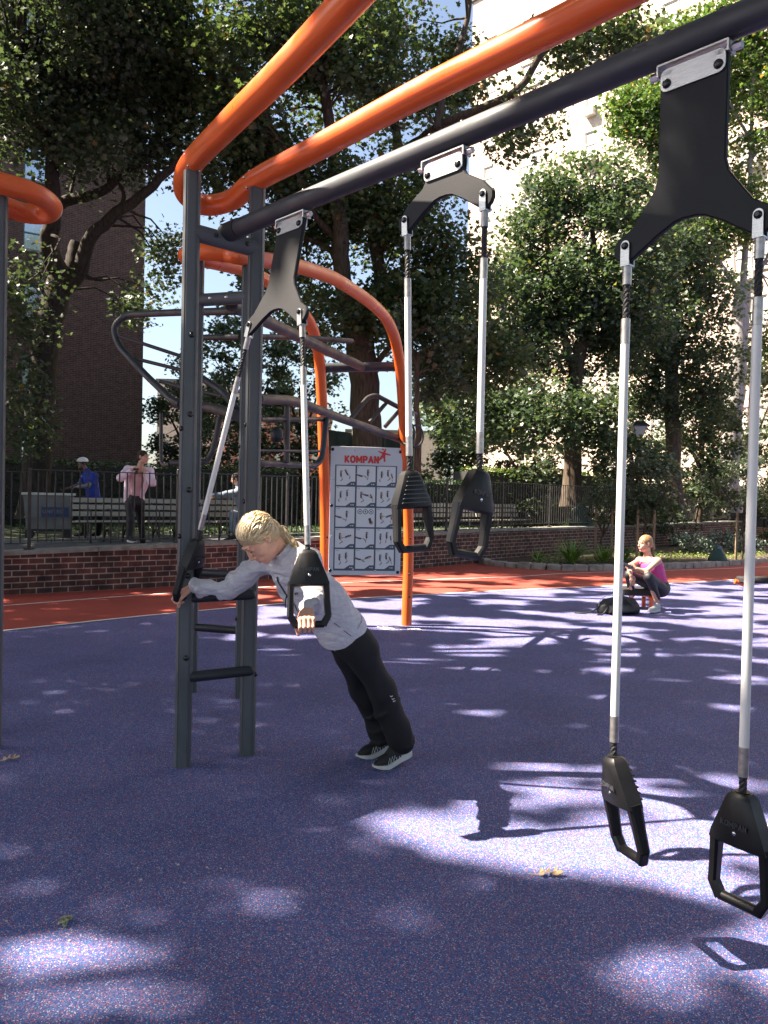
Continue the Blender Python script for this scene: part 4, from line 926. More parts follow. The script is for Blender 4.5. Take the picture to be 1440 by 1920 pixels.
# trees filling the gap behind the grey posts and the far middle
for i,(px,D,ht,rx,n,lab) in enumerate(((350,36,7.0,95,64,'leafy tree behind the grey ladder posts, right of the brown building'),(455,32,8.5,90,64,'dark tree behind the second grey post, under the orange loop'),(560,34,9,80,60,'dark tree behind the first suspension strap, left of the thick oak trunk'),(850,33,7.5,100,64,'dark bushy tree right of the thick oak trunk above the bright hedge'),(1400,36,9,80,50,'dark tree behind the pale grey trunk at the far right'),(1180,25.6,3.6,60,34,'low bushy evergreen beside the lamp post'),(975,31,5.0,100,50,'low dark spreading tree left of the pear tree, above the bright hedge'),(1310,31,6.0,80,50,'dark bushy tree between the lamp and the pale trunk'))):
    b=P(px,960,D)*[1,1,0]+[0,0,.5]; k=FPX/D; w_=rx*D/FPX
    tree(lab,b,[b,b+[.1,0,ht*.3],b+[0,0,ht*.6]],[([b+[0,0,ht*.35],b+[w_*.5,0,ht*.65]],.08,.03),([b+[0,0,ht*.4],b+[-w_*.5,.2,ht*.7]],.08,.03),([b+[0,0,ht*.55],b+[.1,.2,ht*.9]],.08,.03)],
     [(b+[0,0,ht*.62],(w_,1.8,ht*.40),n),(b+[w_*.2,0,ht*.25],(w_*.9,1.4,ht*.22),n//2)],'leafD' if i%2 else 'leafA','barkB',per=90,cr=.62,leaf=.16,r0=.14,r1=.09,seed=10.+i,thr=-.3,name='broadleaf_tree')
# ---------------------------------------------------------------- unseen oaks added around the view, crowns shaped to cast the dappled shade
SH=-SUN[:2]/SUN[2]      # horizontal shift of a shadow per metre of height
def EL(x,y,w_,h,soft=0): # lit patch from picture ellipse on the ground
    c=G(x,y); a=G(x-w_/2,y); b=G(x+w_/2,y); t=G(x,y-h/2); u=G(x,y+h/2)
    return (c[0],c[1],abs(b[0]-a[0])/2,abs(t[1]-u[1])/2)
LIT=[(EL(1010,1490,330,60),.9),(EL(830,1548,380,76),1),(EL(990,1590,400,84),1),(EL(1210,1590,420,150),1),(EL(1380,1560,260,140),1),(EL(1210,1455,320,40),.9),(EL(1390,1470,160,40),.9),(EL(1330,1650,260,100),1),
 (EL(560,1622,230,40),.45),(EL(360,1680,420,50),.35),(EL(110,1785,420,66),.9),(EL(110,1874,360,66),.95),(EL(1330,1790,300,70),.8),(EL(1220,1850,330,70),.75),(EL(1420,1870,220,80),.8),(EL(1000,1880,500,60),.3),(EL(400,1880,500,60),.25),
 (EL(900,1335,110,14),1),(EL(1080,1290,90,10),1),(EL(930,1265,160,18),1),(EL(1380,1325,110,14),1),(EL(800,1245,190,26),1),(EL(870,1222,150,24),1),
 ((4.3,11.4,1.1,.45),1),((2.75,3.7,.95,.75),1),((2.1,3.3,.5,.5),1),((3.2,4.4,.6,.35),1),((1.9,2.65,.9,.30),1),((2.9,2.5,.6,.35),.6),((1.35,4.15,.35,.2),1),((.9,4.6,.22,.12),1)]
def is_lit(q):
    x,y=q[:,0],q[:,1]; pr=np.zeros(len(q))
    for (cx_,cy_,a,b),s in LIT:
        r=np.sqrt(((x-cx_)/a)**2+((y-cy_)/b)**2); pr=np.maximum(pr,s*np.clip((1.25-r)/.5,0,1))
    for i in range(len(q)):
        if pr[i]>.95: continue
        yy=y[i]; xx=x[i]
        v=noise.noise(Vector((xx*1.0,yy*1.5,3.3)))+.45*noise.noise(Vector((xx*2.6,yy*3.6,9.1)))
        if yy<6.8: continue
        th=.34 if yy<8.3 else .06 if yy<9.6 else -.10
        if xx<-2.2+(yy-9)*-.1: th+=.33
        if xx<-1.7 and yy<11: th=.6
        pr[i]=max(pr[i],min(1,max(0,(v-th+.04)/.08)))
    return RNG.random(len(q))<pr
def canopy():
    rng=np.random.default_rng(5); n=105000
    q=np.column_stack([rng.uniform(-6,8.5,n),rng.uniform(-1.5,17.5,n)]); z=np.where(q[:,1]<5.2,rng.uniform(10,19,n),rng.uniform(8.2,14.5,n))
    keep=~is_lit(q); q=q[keep]; z=z[keep]  # leaves cut away so sun reaches the chosen patches
    n=26000; q2=np.column_stack([rng.uniform(-15,-3.5,n),rng.uniform(11,27,n)]); z2=rng.uniform(5.5,12,n); q=np.vstack([q,q2]); z=np.concatenate([z,z2])  # extra leaves added to keep the left lawn in shade
    n=34000; q3=np.column_stack([rng.uniform(9.5,30,n),rng.uniform(-13,9,n)]); z3=rng.uniform(7,13,n); n=16000; q4=np.column_stack([rng.uniform(-6,9.5,n),rng.uniform(-14,-1.5,n)]); z4=rng.uniform(7,13,n); q=np.vstack([q,q3,q4]); z=np.concatenate([z,z3,z4])  # extra crowns to the right and behind, added to block skylight
    p=np.column_stack([q-SH[None,:]*z[:,None],z])
    v=p-CC; wz=v@FW; u=720+FPX*(v@RT)/np.maximum(wz,.01); vv=960-FPX*(v@UP)/np.maximum(wz,.01)
    inside=(wz>0)&(u>-60)&(u<1500)&(vv>-40)
    # leaves inside the view are dropped so the crowns stay unseen
    p=p[~inside]
    bases=[V3((-9.0,1.0,0)),V3((-8.6,7.2,0)),V3((-11.5,13.0,.5)),V3((-2.5,-6.0,0)),V3((9.5,-3.0,0))]
    labs=['tall oak outside the left edge nearest the camera','tall oak outside the left edge beside the running track','tall oak beyond the wall outside the left edge','tall oak standing behind the camera','tall oak standing outside the right edge']
    cen=np.array([[-9,1.5],[-8.5,8],[-9.5,14.5],[-3.5,-5],[10.5,-2]])
    d=((p[:,None,:2]-cen[None])**2).sum(2); own=d.argmin(1)
    for i,(b0,lab) in enumerate(zip(bases,labs)):
        T=thing('oak_tree',lab+', its crown shading the rubber surface','tree',b0); pp=p[own==i]
        b=MB(); top=V3((b0[0],b0[1],9.5)); tp=wig([b0,b0+[.1,.1,3],b0+[-.1,.2,6.2],top],.05,4); b.tube(tp,[.42-.2*k/(len(tp)-1) for k in range(len(tp))],14)
        idx=rng.choice(len(pp),min(len(pp),36),replace=False)
        S=np.array(tp[len(tp)//2:])
        for c in pp[idx]:
            a=S[rng.integers(len(S))]; mid=(a+c)/2+[0,0,.6]
            mu=proj((a+c)/2); 
            if any(0<proj(w_)[2] and -80<proj(w_)[0]<1520 and proj(w_)[1]>-60 for w_ in (mid,(mid+c)/2,(a+mid)/2)): continue
            b.tube(catmull([a,mid,c],4),[.10-.085*k/8 for k in range(9)],6)
        b.build('trunk','barkA',T); leaves('crown',pp,.20,'leafA',T,LEAF3,flat=1.1,rng=rng)
canopy()
# ================================================================ hedges (clipped, countless leaves: one body each)
def hedge(label,pts,wd,z0,z1,m,dens=260,leaf=.07,seed=1):
    rng=np.random.default_rng(seed); a=[V3(p) for p in pts]; T=thing('clipped_hedge',label,'hedge',(*a[0][:2],z0)); b=MB(); allp=[]
    for i in range(len(a)-1):
        t=unit(a[i+1]-a[i]); n=np.array([-t[1],t[0],0]); L=np.linalg.norm(a[i+1]-a[i]); c=(a[i]+a[i+1])/2
        b.box(c*[1,1,0]+[0,0,(z0+z1)/2-.04],(L,wd-.16,z1-z0-.1),(t,n,(0,0,1)))
        k=int(L*(z1-z0)*dens); u=rng.uniform(0,L,k); zz=rng.uniform(z0,z1,k); s=np.where(rng.random(k)<.85,-1,1)
        allp.append(a[i]*[1,1,0]+np.outer(u,t)+np.outer(s*(wd/2+rng.normal(0,.05,k)),n)+np.outer(zz,[0,0,1]))
        k=int(L*wd*dens*1.2); u=rng.uniform(0,L,k); s=rng.uniform(-wd/2,wd/2,k)
        allp.append(a[i]*[1,1,0]+np.outer(u,t)+np.outer(s,n)+np.outer(z1+rng.normal(0,.05,k),[0,0,1]))
    b.build('branches','dark',T,smooth=0); leaves('foliage',np.vstack(allp),leaf,m,T,LEAFS,rng=rng)
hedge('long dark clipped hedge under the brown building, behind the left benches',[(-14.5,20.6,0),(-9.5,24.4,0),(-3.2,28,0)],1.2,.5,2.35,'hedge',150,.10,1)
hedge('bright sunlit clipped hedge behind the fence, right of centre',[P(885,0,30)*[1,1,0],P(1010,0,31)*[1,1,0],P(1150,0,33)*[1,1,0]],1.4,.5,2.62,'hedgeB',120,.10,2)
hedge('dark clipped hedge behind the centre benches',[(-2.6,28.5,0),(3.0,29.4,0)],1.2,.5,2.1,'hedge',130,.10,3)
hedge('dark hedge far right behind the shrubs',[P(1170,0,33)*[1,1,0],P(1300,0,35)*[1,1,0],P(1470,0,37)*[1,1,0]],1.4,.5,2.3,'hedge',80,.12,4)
# ================================================================ bed planting
def shrub(label,base,rx,ry,h,n,m,per=60,leaf=.07,cr=.16,name='shrub',z0=.05,tm=LEAFS,group=None,seed=1.,stems=6,zlo=.0):
    rng=np.random.default_rng(int(seed*7)+1); T=thing(name,label,'shrub',(base[0],base[1],z0),group); b=MB(); B_=V3((base[0],base[1],z0)); cl=[]
    for i in range(n):
        d=rng.normal(size=3); d/=np.linalg.norm(d); r=rng.uniform(.3,1)**.5; cl.append(B_+[d[0]*rx*r,d[1]*ry*r,zlo+(h-zlo)*(.5+.5*d[2]*r)])
    for i in range(stems):
        c=cl[i%len(cl)]; b.tube([B_+rng.normal(size=3)*[.06,.06,0],(B_+c)/2+rng.normal(size=3)*.05,c],[.02,.014,.006],5)
    b.build('stems','barkB',T); cl=np.array(cl); k=n*per; idx=np.repeat(np.arange(n),per); d=rng.normal(size=(k,3)); d/=np.linalg.norm(d,axis=1,keepdims=True)
    leaves('foliage',cl[idx]+d*(cr*rng.uniform(0,1,k)**.5)[:,None],leaf,m,T,tm,rng=rng)
    return T
def bladeplant(label,base,n,L,m,z0=.05,seed=1,group=None,name='daylily_clump',spread=1.0,w_=.016):
    rng=np.random.default_rng(seed); T=thing(name,label,'plant',(base[0],base[1],z0),group); b=MB(); B_=V3((base[0],base[1],z0))
    for i in range(n):
        a=rng.uniform(0,2*PI); l=L*rng.uniform(.6,1.1); o=np.array([math.cos(a),math.sin(a),0]); s=np.cross(o,Z); sp_=spread*rng.uniform(.35,.95); st=B_+o*rng.uniform(0,.06)
        pts=[st+o*l*sp_*t+Z*l*(1.25*t-.95*t*t*sp_*1.1) for t in (0,.25,.5,.75,1)]
        vs=[]; 
        for p,wd in zip(pts,(w_,w_*1.2,w_,w_*.7,.002)): vs+=[p+s*wd-[0,0,.003],p,p-s*wd-[0,0,.003]]
        b.add(vs,[(3*k+j,3*k+j+1,3*k+4+j,3*k+3+j) for k in range(4) for j in(0,1)])
    b.build('blades',m,T,smooth=0); return T
for i,(px,py,n,L,lab) in enumerate(((1072,1056,110,.75,'bright sunlit clump of arching daylily leaves in the bed'),(1130,1054,55,.55,'green daylily clump right of the brightest one'),(1168,1052,50,.6,'daylily clump just left of the tall silver pole, in the bed'),(1208,1050,45,.55,'daylily clump behind the seated woman'),(1008,1052,30,.35,'small grassy clump at the left end of the bed'))):
    q=G(px,py,.05); bladeplant(lab,q,n,L,'blade',seed=i+3)
rng=np.random.default_rng(8)
pp=[]
for px in np.arange(1000,1440,4.):
    for _ in range(34):
        yb=1058 if px<1100 else 1058-(px-1100)*.035
        q=G(px+rng.uniform(-6,6),yb-rng.uniform(0,13),.05); pp.append(q+[0,0,abs(rng.normal(0,.05))+.01])
gc=leaves('ground_cover',np.array(pp),.055,'ivy',None,LEAFS,flat=1.5,rng=rng); tag(gc,'low pale green ground cover along the stone edging','ground cover',None,'stuff')
sh=[(945,1040,.9,.35,.45,'hedge','low dark shrub at the left end of the bed against the wall'),(1010,1030,1.0,.4,.85,'hedge','dark shrub against the wall behind the bright daylily clump'),(1100,1026,1.1,.4,.9,'hedge','dark shrub against the wall, left of the tall silver pole'),(1190,1024,1.0,.4,1.0,'hedge','dark shrub against the wall behind the seated woman'),(1262,1024,.9,.4,1.0,'hedge','dark shrub right of the seated woman'),(1300,1040,.7,.4,.6,'silver','silvery green shrub in the bed, left of the green watering bag'),(1370,1036,1.0,.4,.7,'silver','silvery green shrub in the bed, right of the green watering bag'),(1420,1026,1.0,.4,.9,'hedge','dark shrub in the bed near the right edge')]
for i,(px,py,rx,ry,h,m_,lab) in enumerate(sh):
    q=G(px,py,.05); shrub(lab,q,rx,ry,h,26,m_,70,.08,.2,seed=20+i)
# saplings in the bed, staked
def sapling(lab,px,D,h,cr_px,n,m_,sd):
    b0=P(px,1000,D)*[1,1,0]+[0,0,.05]; r=cr_px*D/FPX
    T=tree(lab,b0,[b0,b0+[0,0,h*.3],b0+[.05,0,h*.5]],[([b0+[0,0,h*.3],b0+[r*.5,0,h*.6]],.03,.012),([b0+[0,0,h*.35],b0+[-r*.5,0,h*.65]],.03,.012)],[(b0+[0,0,h*.66],(r,.7,h*.33),n)],m_,'barkB',per=60,cr=.28,leaf=.085,r0=.03,r1=.02,seed=sd,name='young_tree',tmpl=LEAFS,thr=-.4)
    for s in(-1,1):
        S=thing('timber_stake','timber stake on the %s side of the %s'%('left' if s<0 else 'right','young tree behind the seated woman' if px==1208 else 'young tree with the green watering bag' if px>1300 else 'small young tree left of the lamp post'),'stake',b0+[s*.2,0,0]); k=MB(); k.box(b0+[s*.2,-.1,.65],(.05,.05,1.3)); k.box(b0+[s*.2,-.13,1.1],(.055,.012,.03)); k.build('post','stake',S,smooth=0)
    return b0
sapling('young multi stemmed tree in the bed behind the seated woman',1208,19.3,2.9,75,44,'leafA',31.)
b0=sapling('young leafy tree in the bed with a green watering bag at its foot',1392,21.5,3.0,85,52,'leafA',32.)
sapling('small young tree in the bed left of the lamp post',1130,20.0,2.0,45,16,'leafA',33.)
T=thing('watering_bag','green tree watering bag with a pale blue label, slumped at a sapling foot','bag',P(1346,1040,20)*[1,1,0]+[0,0,.05]); c=P(1346,1022,20); b=MB()
R_=[]
for z_,r in((0,.22),(.10,.24),(.22,.18),(.34,.12),(.42,.08),(.46,.03)): R_.append([V3((c[0]+(r+.02*math.sin(k*2.3+z_*9))*math.cos(k*PI/8),c[1]+r*.8*math.sin(k*PI/8),.05+z_)) for k in range(16)])
b.rings(R_); o=b.build('bag','gbag',T); b=MB(); b.box((c[0]+.02,c[1]-.10,.44),(.12,.02,.06)); b.build('label','denim',o,smooth=0)
T=thing('watering_bag','dark green tree watering bag behind the fence, left of the seated woman','bag',P(1090,975,24)*[1,1,0]+[0,0,.5]); c=P(1090,975,24); b=MB()
R_=[[V3((c[0]+r*math.cos(k*PI/7),c[1]+r*.8*math.sin(k*PI/7),.5+z_)) for k in range(14)] for z_,r in((0,.4),(.2,.42),(.5,.33),(.8,.22),(.9,.1))]
b.rings(R_); b.build('bag','gbag',T)
# sparse grass tufts on the lawn behind the benches
pp=[]
for _ in range(16000):
    x=rng.uniform(-12,14); y=rng.uniform(18,34)
    if y< 17+ (x+0)*1.0+ 4.5 and x>-3: continue
    if y<24+ (x+9)*.8 and x<-3 and y< 20: continue
    pp.append((x,y,.52))
g=leaves('grass',np.array(pp),.10,'hedge',None,LEAFS,flat=.1,rng=rng); tag(g,'short grass on the lawn behind the fence','grass',None,'stuff')
# ================================================================ people: signed-distance bodies meshed with surface nets
class Vol:
    def __init__(s,lo,hi,h):
        s.lo=V3(lo);s.h=h; s.n=np.ceil((V3(hi)-s.lo)/h).astype(int)+1; s.d=np.full(s.n,.5,np.float32)
    def sub(s,lo,hi):
        a=np.clip(np.floor((V3(lo)-s.lo)/s.h).astype(int),0,s.n-1); b=np.clip(np.ceil((V3(hi)-s.lo)/s.h).astype(int)+1,1,s.n)
        ax=[s.lo[i]+s.h*np.arange(a[i],b[i]) for i in range(3)]
        X=np.stack(np.meshgrid(*ax,indexing='ij'),-1); return tuple(slice(a[i],b[i]) for i in range(3)),X
    def op(s,f,lo,hi,k,cut=False):
        m=max(k,3*s.h)*1.2; sl,X=s.sub(V3(lo)-m,V3(hi)+m)
        if 0 in X.shape: return
        a=s.d[sl]; b=f(X).astype(np.float32)
        if cut: 
            b=-b; h=np.clip(.5-.5*(b-a)/k,0,1); s.d[sl]=a*h+b*(1-h)+k*h*(1-h); 
        else: h=np.clip(.5+.5*(b-a)/k,0,1); s.d[sl]=b+(a-b)*h-k*h*(1-h)
    def cap(s,p,q,r0,r1,k=.02,flat=None,fr=1.0,cut=False):
        p=V3(p);q=V3(q); r=max(r0,r1)
        def f(X):
            d=q-p; L=d@d; Y=X-p; 
            if L<1e-12: t=np.zeros(Y.shape[:-1])
            else: t=np.clip((Y@d)/L,0,1)
            W=Y-t[...,None]*d; R=r0+(r1-r0)*t
            if flat is not None:
                n=unit(flat); c=W@n; W=W-c[...,None]*n+ (c/fr)[...,None]*n
            l=np.sqrt((W*W).sum(-1))+1e-9
            if flat is not None: 
                # scale back the distance for squashed directions
                g=np.sqrt(np.maximum(((W-(W@n)[...,None]*n)**2).sum(-1)+((W@n)/fr)**2,1e-12))/l; return (l-R)/np.maximum(g,1)
            return l-R
        s.op(f,np.minimum(p,q)-r,np.maximum(p,q)+r,k,cut)
    def ell(s,c,r,A=None,k=.02,cut=False):
        c=V3(c); r=V3(r); A=np.eye(3) if A is None else np.array(A,dtype=float)
        def f(X):
            Y=(X-c)@A.T; k0=np.sqrt(((Y/r)**2).sum(-1)); k1=np.sqrt(((Y/(r*r))**2).sum(-1))+1e-9; return k0*(k0-1)/k1
        s.op(f,c-max(r),c+max(r),k,cut)
    def half(s,p,n,k=.004):
        """keep only the side opposite to n"""
        n=unit(n); sl,X=s.sub(s.lo,s.lo+s.h*s.n); b=((X-V3(p))@n).astype(np.float32); s.d=np.maximum(s.d,b)
    def mesh(s):
        d=s.d; S=d<0; nx,ny,nz=d.shape
        acc=np.zeros((nx-1,ny-1,nz-1,3),np.float32); cnt=np.zeros((nx-1,ny-1,nz-1),np.float32)
        for ax in range(3):
            o=[0,0,0];o[ax]=1
            for i in(0,1):
                for j in(0,1):
                    a=[0,0,0]; b1,b2=[x for x in range(3) if x!=ax]; a[b1]=i;a[b2]=j; e=list(a);e[ax]=1
                    sa=tuple(slice(a[t],a[t]+d.shape[t]-1) for t in range(3)); se=tuple(slice(e[t],e[t]+d.shape[t]-1) for t in range(3))
                    m=S[sa]!=S[se]; da,de=d[sa],d[se]; t=np.where(m,da/(da-de+1e-12),0)
                    for q in range(3):
                        acc[...,q]+=np.where(m,(t if q==ax else a[q]),0)
                    cnt+=m
        act=cnt>0; idx=-np.ones(act.shape,int); idx[act]=np.arange(act.sum()); co_=np.argwhere(act)
        V=(co_+acc[act]/cnt[act][:,None])*s.h+s.lo; F=[]
        for ax in range(3):
            b1,b2=[(1,2),(2,0),(0,1)][ax]
            sl=[slice(1,-1)]*3; sl[ax]=slice(0,-1); sh=[slice(1,-1)]*3; sh[ax]=slice(1,None)
            A0=S[tuple(sl)];A1=S[tuple(sh)]; m=A0!=A1; w_=np.argwhere(m); st=A0[m]
            base=w_+np.array([1 if t!=ax else 0 for t in range(3)])
            def I(d1,d2):
                c=base.copy(); c[:,b1]-=d1; c[:,b2]-=d2; return idx[c[:,0],c[:,1],c[:,2]]
            q=np.stack([I(1,1),I(0,1),I(0,0),I(1,0)],1); q[~st]=q[~st][:,::-1]; F.append(q)
        F=np.vstack(F); F=F[(F>=0).all(1)]; return V,F
def meshobj(name,parts,m,parent,disp=None,sm=True):
    Vs=[];Fs=[];o=0
    for V,F in parts: Vs.append(V);Fs.append(F+o);o+=len(V)
    V=np.vstack(Vs);F=np.vstack(Fs); me=bpy.data.meshes.new(name); me.vertices.add(len(V)); me.vertices.foreach_set('co',V.reshape(-1).astype(np.float32))
    me.loops.add(len(F)*4); me.loops.foreach_set('vertex_index',F.reshape(-1).astype(np.int32)); me.polygons.add(len(F)); me.polygons.foreach_set('loop_start',np.arange(0,len(F)*4,4,dtype=np.int32))
    me.update(calc_edges=True); me.validate()
    if disp is not None:
        nr=np.zeros(len(V)*3,np.float32); me.vertices.foreach_get('normal',nr); nr=nr.reshape(-1,3); me.vertices.foreach_set('co',(V+nr*disp(V)[:,None]).reshape(-1).astype(np.float32)); me.update()
    me.polygons.foreach_set('use_smooth',[True]*len(F)); me.materials.append(M[m]); return link(name,me,parent)
def bounds(pts,m): p=np.array(pts,dtype=float); return p.min(0)-m,p.max(0)+m
# ---- hands
def hand(vol_h,wrist,grip,a,f,n,bar=.018,sc=1.0,mode='grip',curl=0.5):
    """wrist; grip centre; a towards the thumb side; f pointing direction; n back-of-hand direction"""
    a=unit(a-f*(a@f)); n=unit(np.cross(a,f)) if np.cross(a,f)@n>0 else unit(np.cross(f,a)); s=sc
    lo,hi=bounds([wrist,grip],.13*s); v=Vol(lo,hi,vol_h)
    if mode=='grip':
        kn=[grip+a*x*s+n*(bar+.014*s+e)+f*.004*s for x,e in((.030,.0),(.010,.002),(-.010,.001),(-.029,-.002))]
        for i,k_ in enumerate(kn):
            L=(1,1.04,1,.88)[i]*s; r=(.0092,.0094,.009,.0080)[i]*s; x=a*((k_-grip)@a)
            pip=grip+x+f*(bar+.020*L)+n*(.012*L); dip=grip+x+f*(bar+.013*L)-n*(.013*L); tip=grip+x+f*(.006)-n*(bar+.008*L)
            v.cap(k_,pip,r*1.08,r,.003); v.cap(pip,dip,r,r*.92,.003); v.cap(dip,tip,r*.92,r*.8,.003)
            v.cap(wrist+a*x@a*0+n*.004+a*((k_-grip)@a)*.45,k_-n*.002,.015*s,.0115*s,.010)
        v.cap(wrist,grip+n*(bar+.004)-f*.02*s,.022*s,.020*s,.012,flat=n,fr=.75)
        b1=wrist+f*.022*s+a*.024*s-n*.006*s; b2=grip-f*.012*s+a*.043*s-n*.002*s; b3=grip+f*.010*s+a*.046*s-n*.020*s; b4=grip+f*.020*s+a*.040*s-n*.040*s
        v.cap(b1,b2,.016*s,.012*s,.010); v.cap(b2,b3,.0115*s,.0105*s,.004); v.cap(b3,b4,.0105*s,.0085*s,.004)
    else:
        pc=wrist+f*.045*s; v.cap(wrist,wrist+f*.07*s,.022*s,.026*s,.01,flat=n,fr=.5)
        for i,(x,L) in enumerate(((.027,.070),(.009,.078),(-.009,.073),(-.026,.058))):
            k_=wrist+f*(.082-.004*abs(i-1))*s+a*x*s; c=curl*(1+.12*i); d1=unit(f*math.cos(c*.5)-n*math.sin(c*.5)+a*x*3); d2=unit(f*math.cos(c*1.4)-n*math.sin(c*1.4)+a*x*3); d3=unit(f*math.cos(c*2.1)-n*math.sin(c*2.1))
            p1_=k_+d1*L*.45*s; p2_=p1_+d2*L*.32*s; p3_=p2_+d3*L*.24*s; r=.0088*s
            v.cap(k_-f*.02*s,p1_,r*1.1,r,.004); v.cap(p1_,p2_,r,r*.92,.003); v.cap(p2_,p3_,r*.92,r*.8,.003)
        b1=wrist+f*.015*s+a*.018*s; b2=b1+(f*.6+a*.7-n*.2)*.032*s; b3=b2+(f*.85+a*.35-n*.3)*.028*s; b4=b3+(f*.9-n*.4)*.02*s
        v.cap(b1,b2,.014*s,.012*s,.008); v.cap(b2,b3,.0115*s,.010*s,.004); v.cap(b3,b4,.010*s,.0085*s,.004)
    v.cap(wrist-f*.05*s,wrist,.023*s,.021*s,.012,flat=n,fr=.8)
    return v.mesh()
# ---- head in local coordinates: x right, y face, z up, origin at the centre
def head_vol(h,o,A,neck,sc=1.0,jaw=1.0,ear=True):
    """A rows: right, face, up"""
    A=np.array(A,dtype=float); W=lambda x,y,z:o+(A[0]*x+A[1]*y+A[2]*z)*sc
    lo,hi=bounds([o,V3(neck)],.15*sc); v=Vol(lo,hi,h); E=lambda c,r,k=.02,cut=False,B=None:v.ell(W(*c),V3(r)*sc,A if B is None else B,k*sc,cut)
    E((0,-.018,.030),(.074,.093,.084)); E((0,.022,-.035),(.058,.064,.078),.03); E((0,.030,-.082),(.042*jaw,.046,.032),.025); E((0,.070,-.100),(.019,.016,.015),.015)
    for s in(-1,1):
        E((s*.036,.056,-.028),(.024,.022,.022),.02)          # cheek
        E((s*.048,.005,-.070),(.017,.035,.022),.022)         # jaw angle
        E((s*.030,.088,.014),(.020,.012,.013),.010,True)     # eye socket
        E((s*.030,.072,.012),(.0145,.0125,.0115),.004)       # lid
        E((s*.028,.079,.031),(.024,.009,.006),.010)          # brow
        E((s*.0115,.094,-.031),(.0075,.009,.006),.005)       # nostril wing
    v.cap(W(0,.079,.020),W(0,.103,-.022),.0085*sc,.0095*sc,.010*sc); E((0,.107,-.027),(.0105,.010,.0085),.006); v.cap(W(0,.098,-.033),W(0,.088,-.045),.006*sc,.008*sc,.006*sc)
    E((0,.079,-.060),(.030,.017,.020),.014)                  # mouth mound
    E((0,.096,-.0655),(.021,.006,.0022),.003,True)           # mouth line
    E((0,.091,-.0605),(.019,.0065,.005),.003); E((0,.090,-.0715),(.016,.0065,.0055),.003); E((0,.090,-.083),(.015,.006,.005),.006,True)
    if ear:
        for s in(-1,1):
            B=np.array([A[0]*.94+A[1]*-.34*s,A[1]*.94+A[0]*.34*s,A[2]]); c=W(s*.077,-.012,.0)
            v.ell(c,V3((.009,.017,.031))*sc,B,.006*sc); v.ell(c+A[0]*s*.008*sc+A[1]*.003*sc,V3((.006,.010,.018))*sc,B,.004*sc,True); v.ell(W(s*.074,.0,-.026),V3((.007,.008,.009))*sc,A,.004*sc)
    return v,W
def face_bits(parent,W,A,sc=1.0,brow='brow',lips='lips',full=True):
    A=np.array(A); 
    b=MB(); b.ball(W(0,.0935,-.0612),(.0175*sc,.0042*sc,.0040*sc),12,6,A); b.ball(W(0,.0930,-.0700),(.0155*sc,.0045*sc,.0048*sc),12,6,A); b.build('lips',lips,parent)
    b=MB()
    for s in(-1,1): 
        b.tube([W(s*.012,.0880,.030),W(s*.026,.0895,.0355),W(s*.040,.080,.0345),W(s*.048,.068,.029)],[.0022*sc,.0032*sc,.003*sc,.001*sc],6)
    b.build('eyebrows',brow,parent)
    b=MB()
    for s in(-1,1): b.tube([W(s*.018,.0815,.006),W(s*.026,.0860,.0045),W(s*.036,.0845,.0050),W(s*.044,.0765,.008)],[.0008*sc,.0017*sc,.0018*sc,.001*sc],5)
    b.build('eyelashes','lash',parent)
def eyes_open(parent,W,A,sc=1.0):
    b=MB(); b.mat('white')
    for s in(-1,1): b.ball(W(s*.030,.0775,.013),(.0100*sc,.0085*sc,.0062*sc),10,7,A)
    b.mat('lash')
    for s in(-1,1): b.ball(W(s*.030,.0842,.013),(.0052*sc,.0030*sc,.0052*sc),8,6,A)
    b.build('eyes',None,parent)
def hair_cap(parent,h,o,A,W,sc,m,front=.072,low=-.06,extra=(),thick=.010,part=None):
    A=np.array(A,dtype=float); lo,hi=bounds([o]+[p for e in extra for p in e[:2]],.16*sc); v=Vol(lo,hi,h)
    v.ell(W(0,-.022,.032),V3((.074+thick,.093+thick,.084+thick))*sc,A,.01); v.ell(W(0,-.045,-.02),V3((.070,.062,.065))*sc,A,.03*sc)
    # cut away the face region
    v.ell(W(0,.108,-.034),V3((.088,.085,.088))*sc,A,.012*sc,True); v.ell(W(0,.03,-.13),V3((.1,.09,.075))*sc,A,.01*sc,True)
    for s in(-1,1): v.ell(W(s*.083,.000,-.012),V3((.022,.024,.036))*sc,A,.008*sc,True)
    for e in extra: v.cap(e[0],e[1],e[2],e[3],.012*sc)
    n_=lambda V:np.array([.0035*sc*noise.noise(Vector(( ((p-o)@A[0])*130/sc,((p-o)@A[1])*22/sc,((p-o)@A[2])*60/sc))) for p in V])
    return meshobj('hair',[v.mesh()],m,parent,n_)
def wrinkle(amp,fr,seed,axis=None,st=1.0):
    def f(V):
        out=np.zeros(len(V))
        for i,p in enumerate(V):
            q=p*fr
            if axis is not None: q=q+axis*((p@axis)*fr*(st-1))
            a=noise.noise(Vector(q)+Vector((seed,0,0))); b=noise.noise(Vector(q*2.1)+Vector((0,seed,0)))
            out[i]=amp*((1-abs(a)*2.2)*.8+.5*b)
        return out
    return f
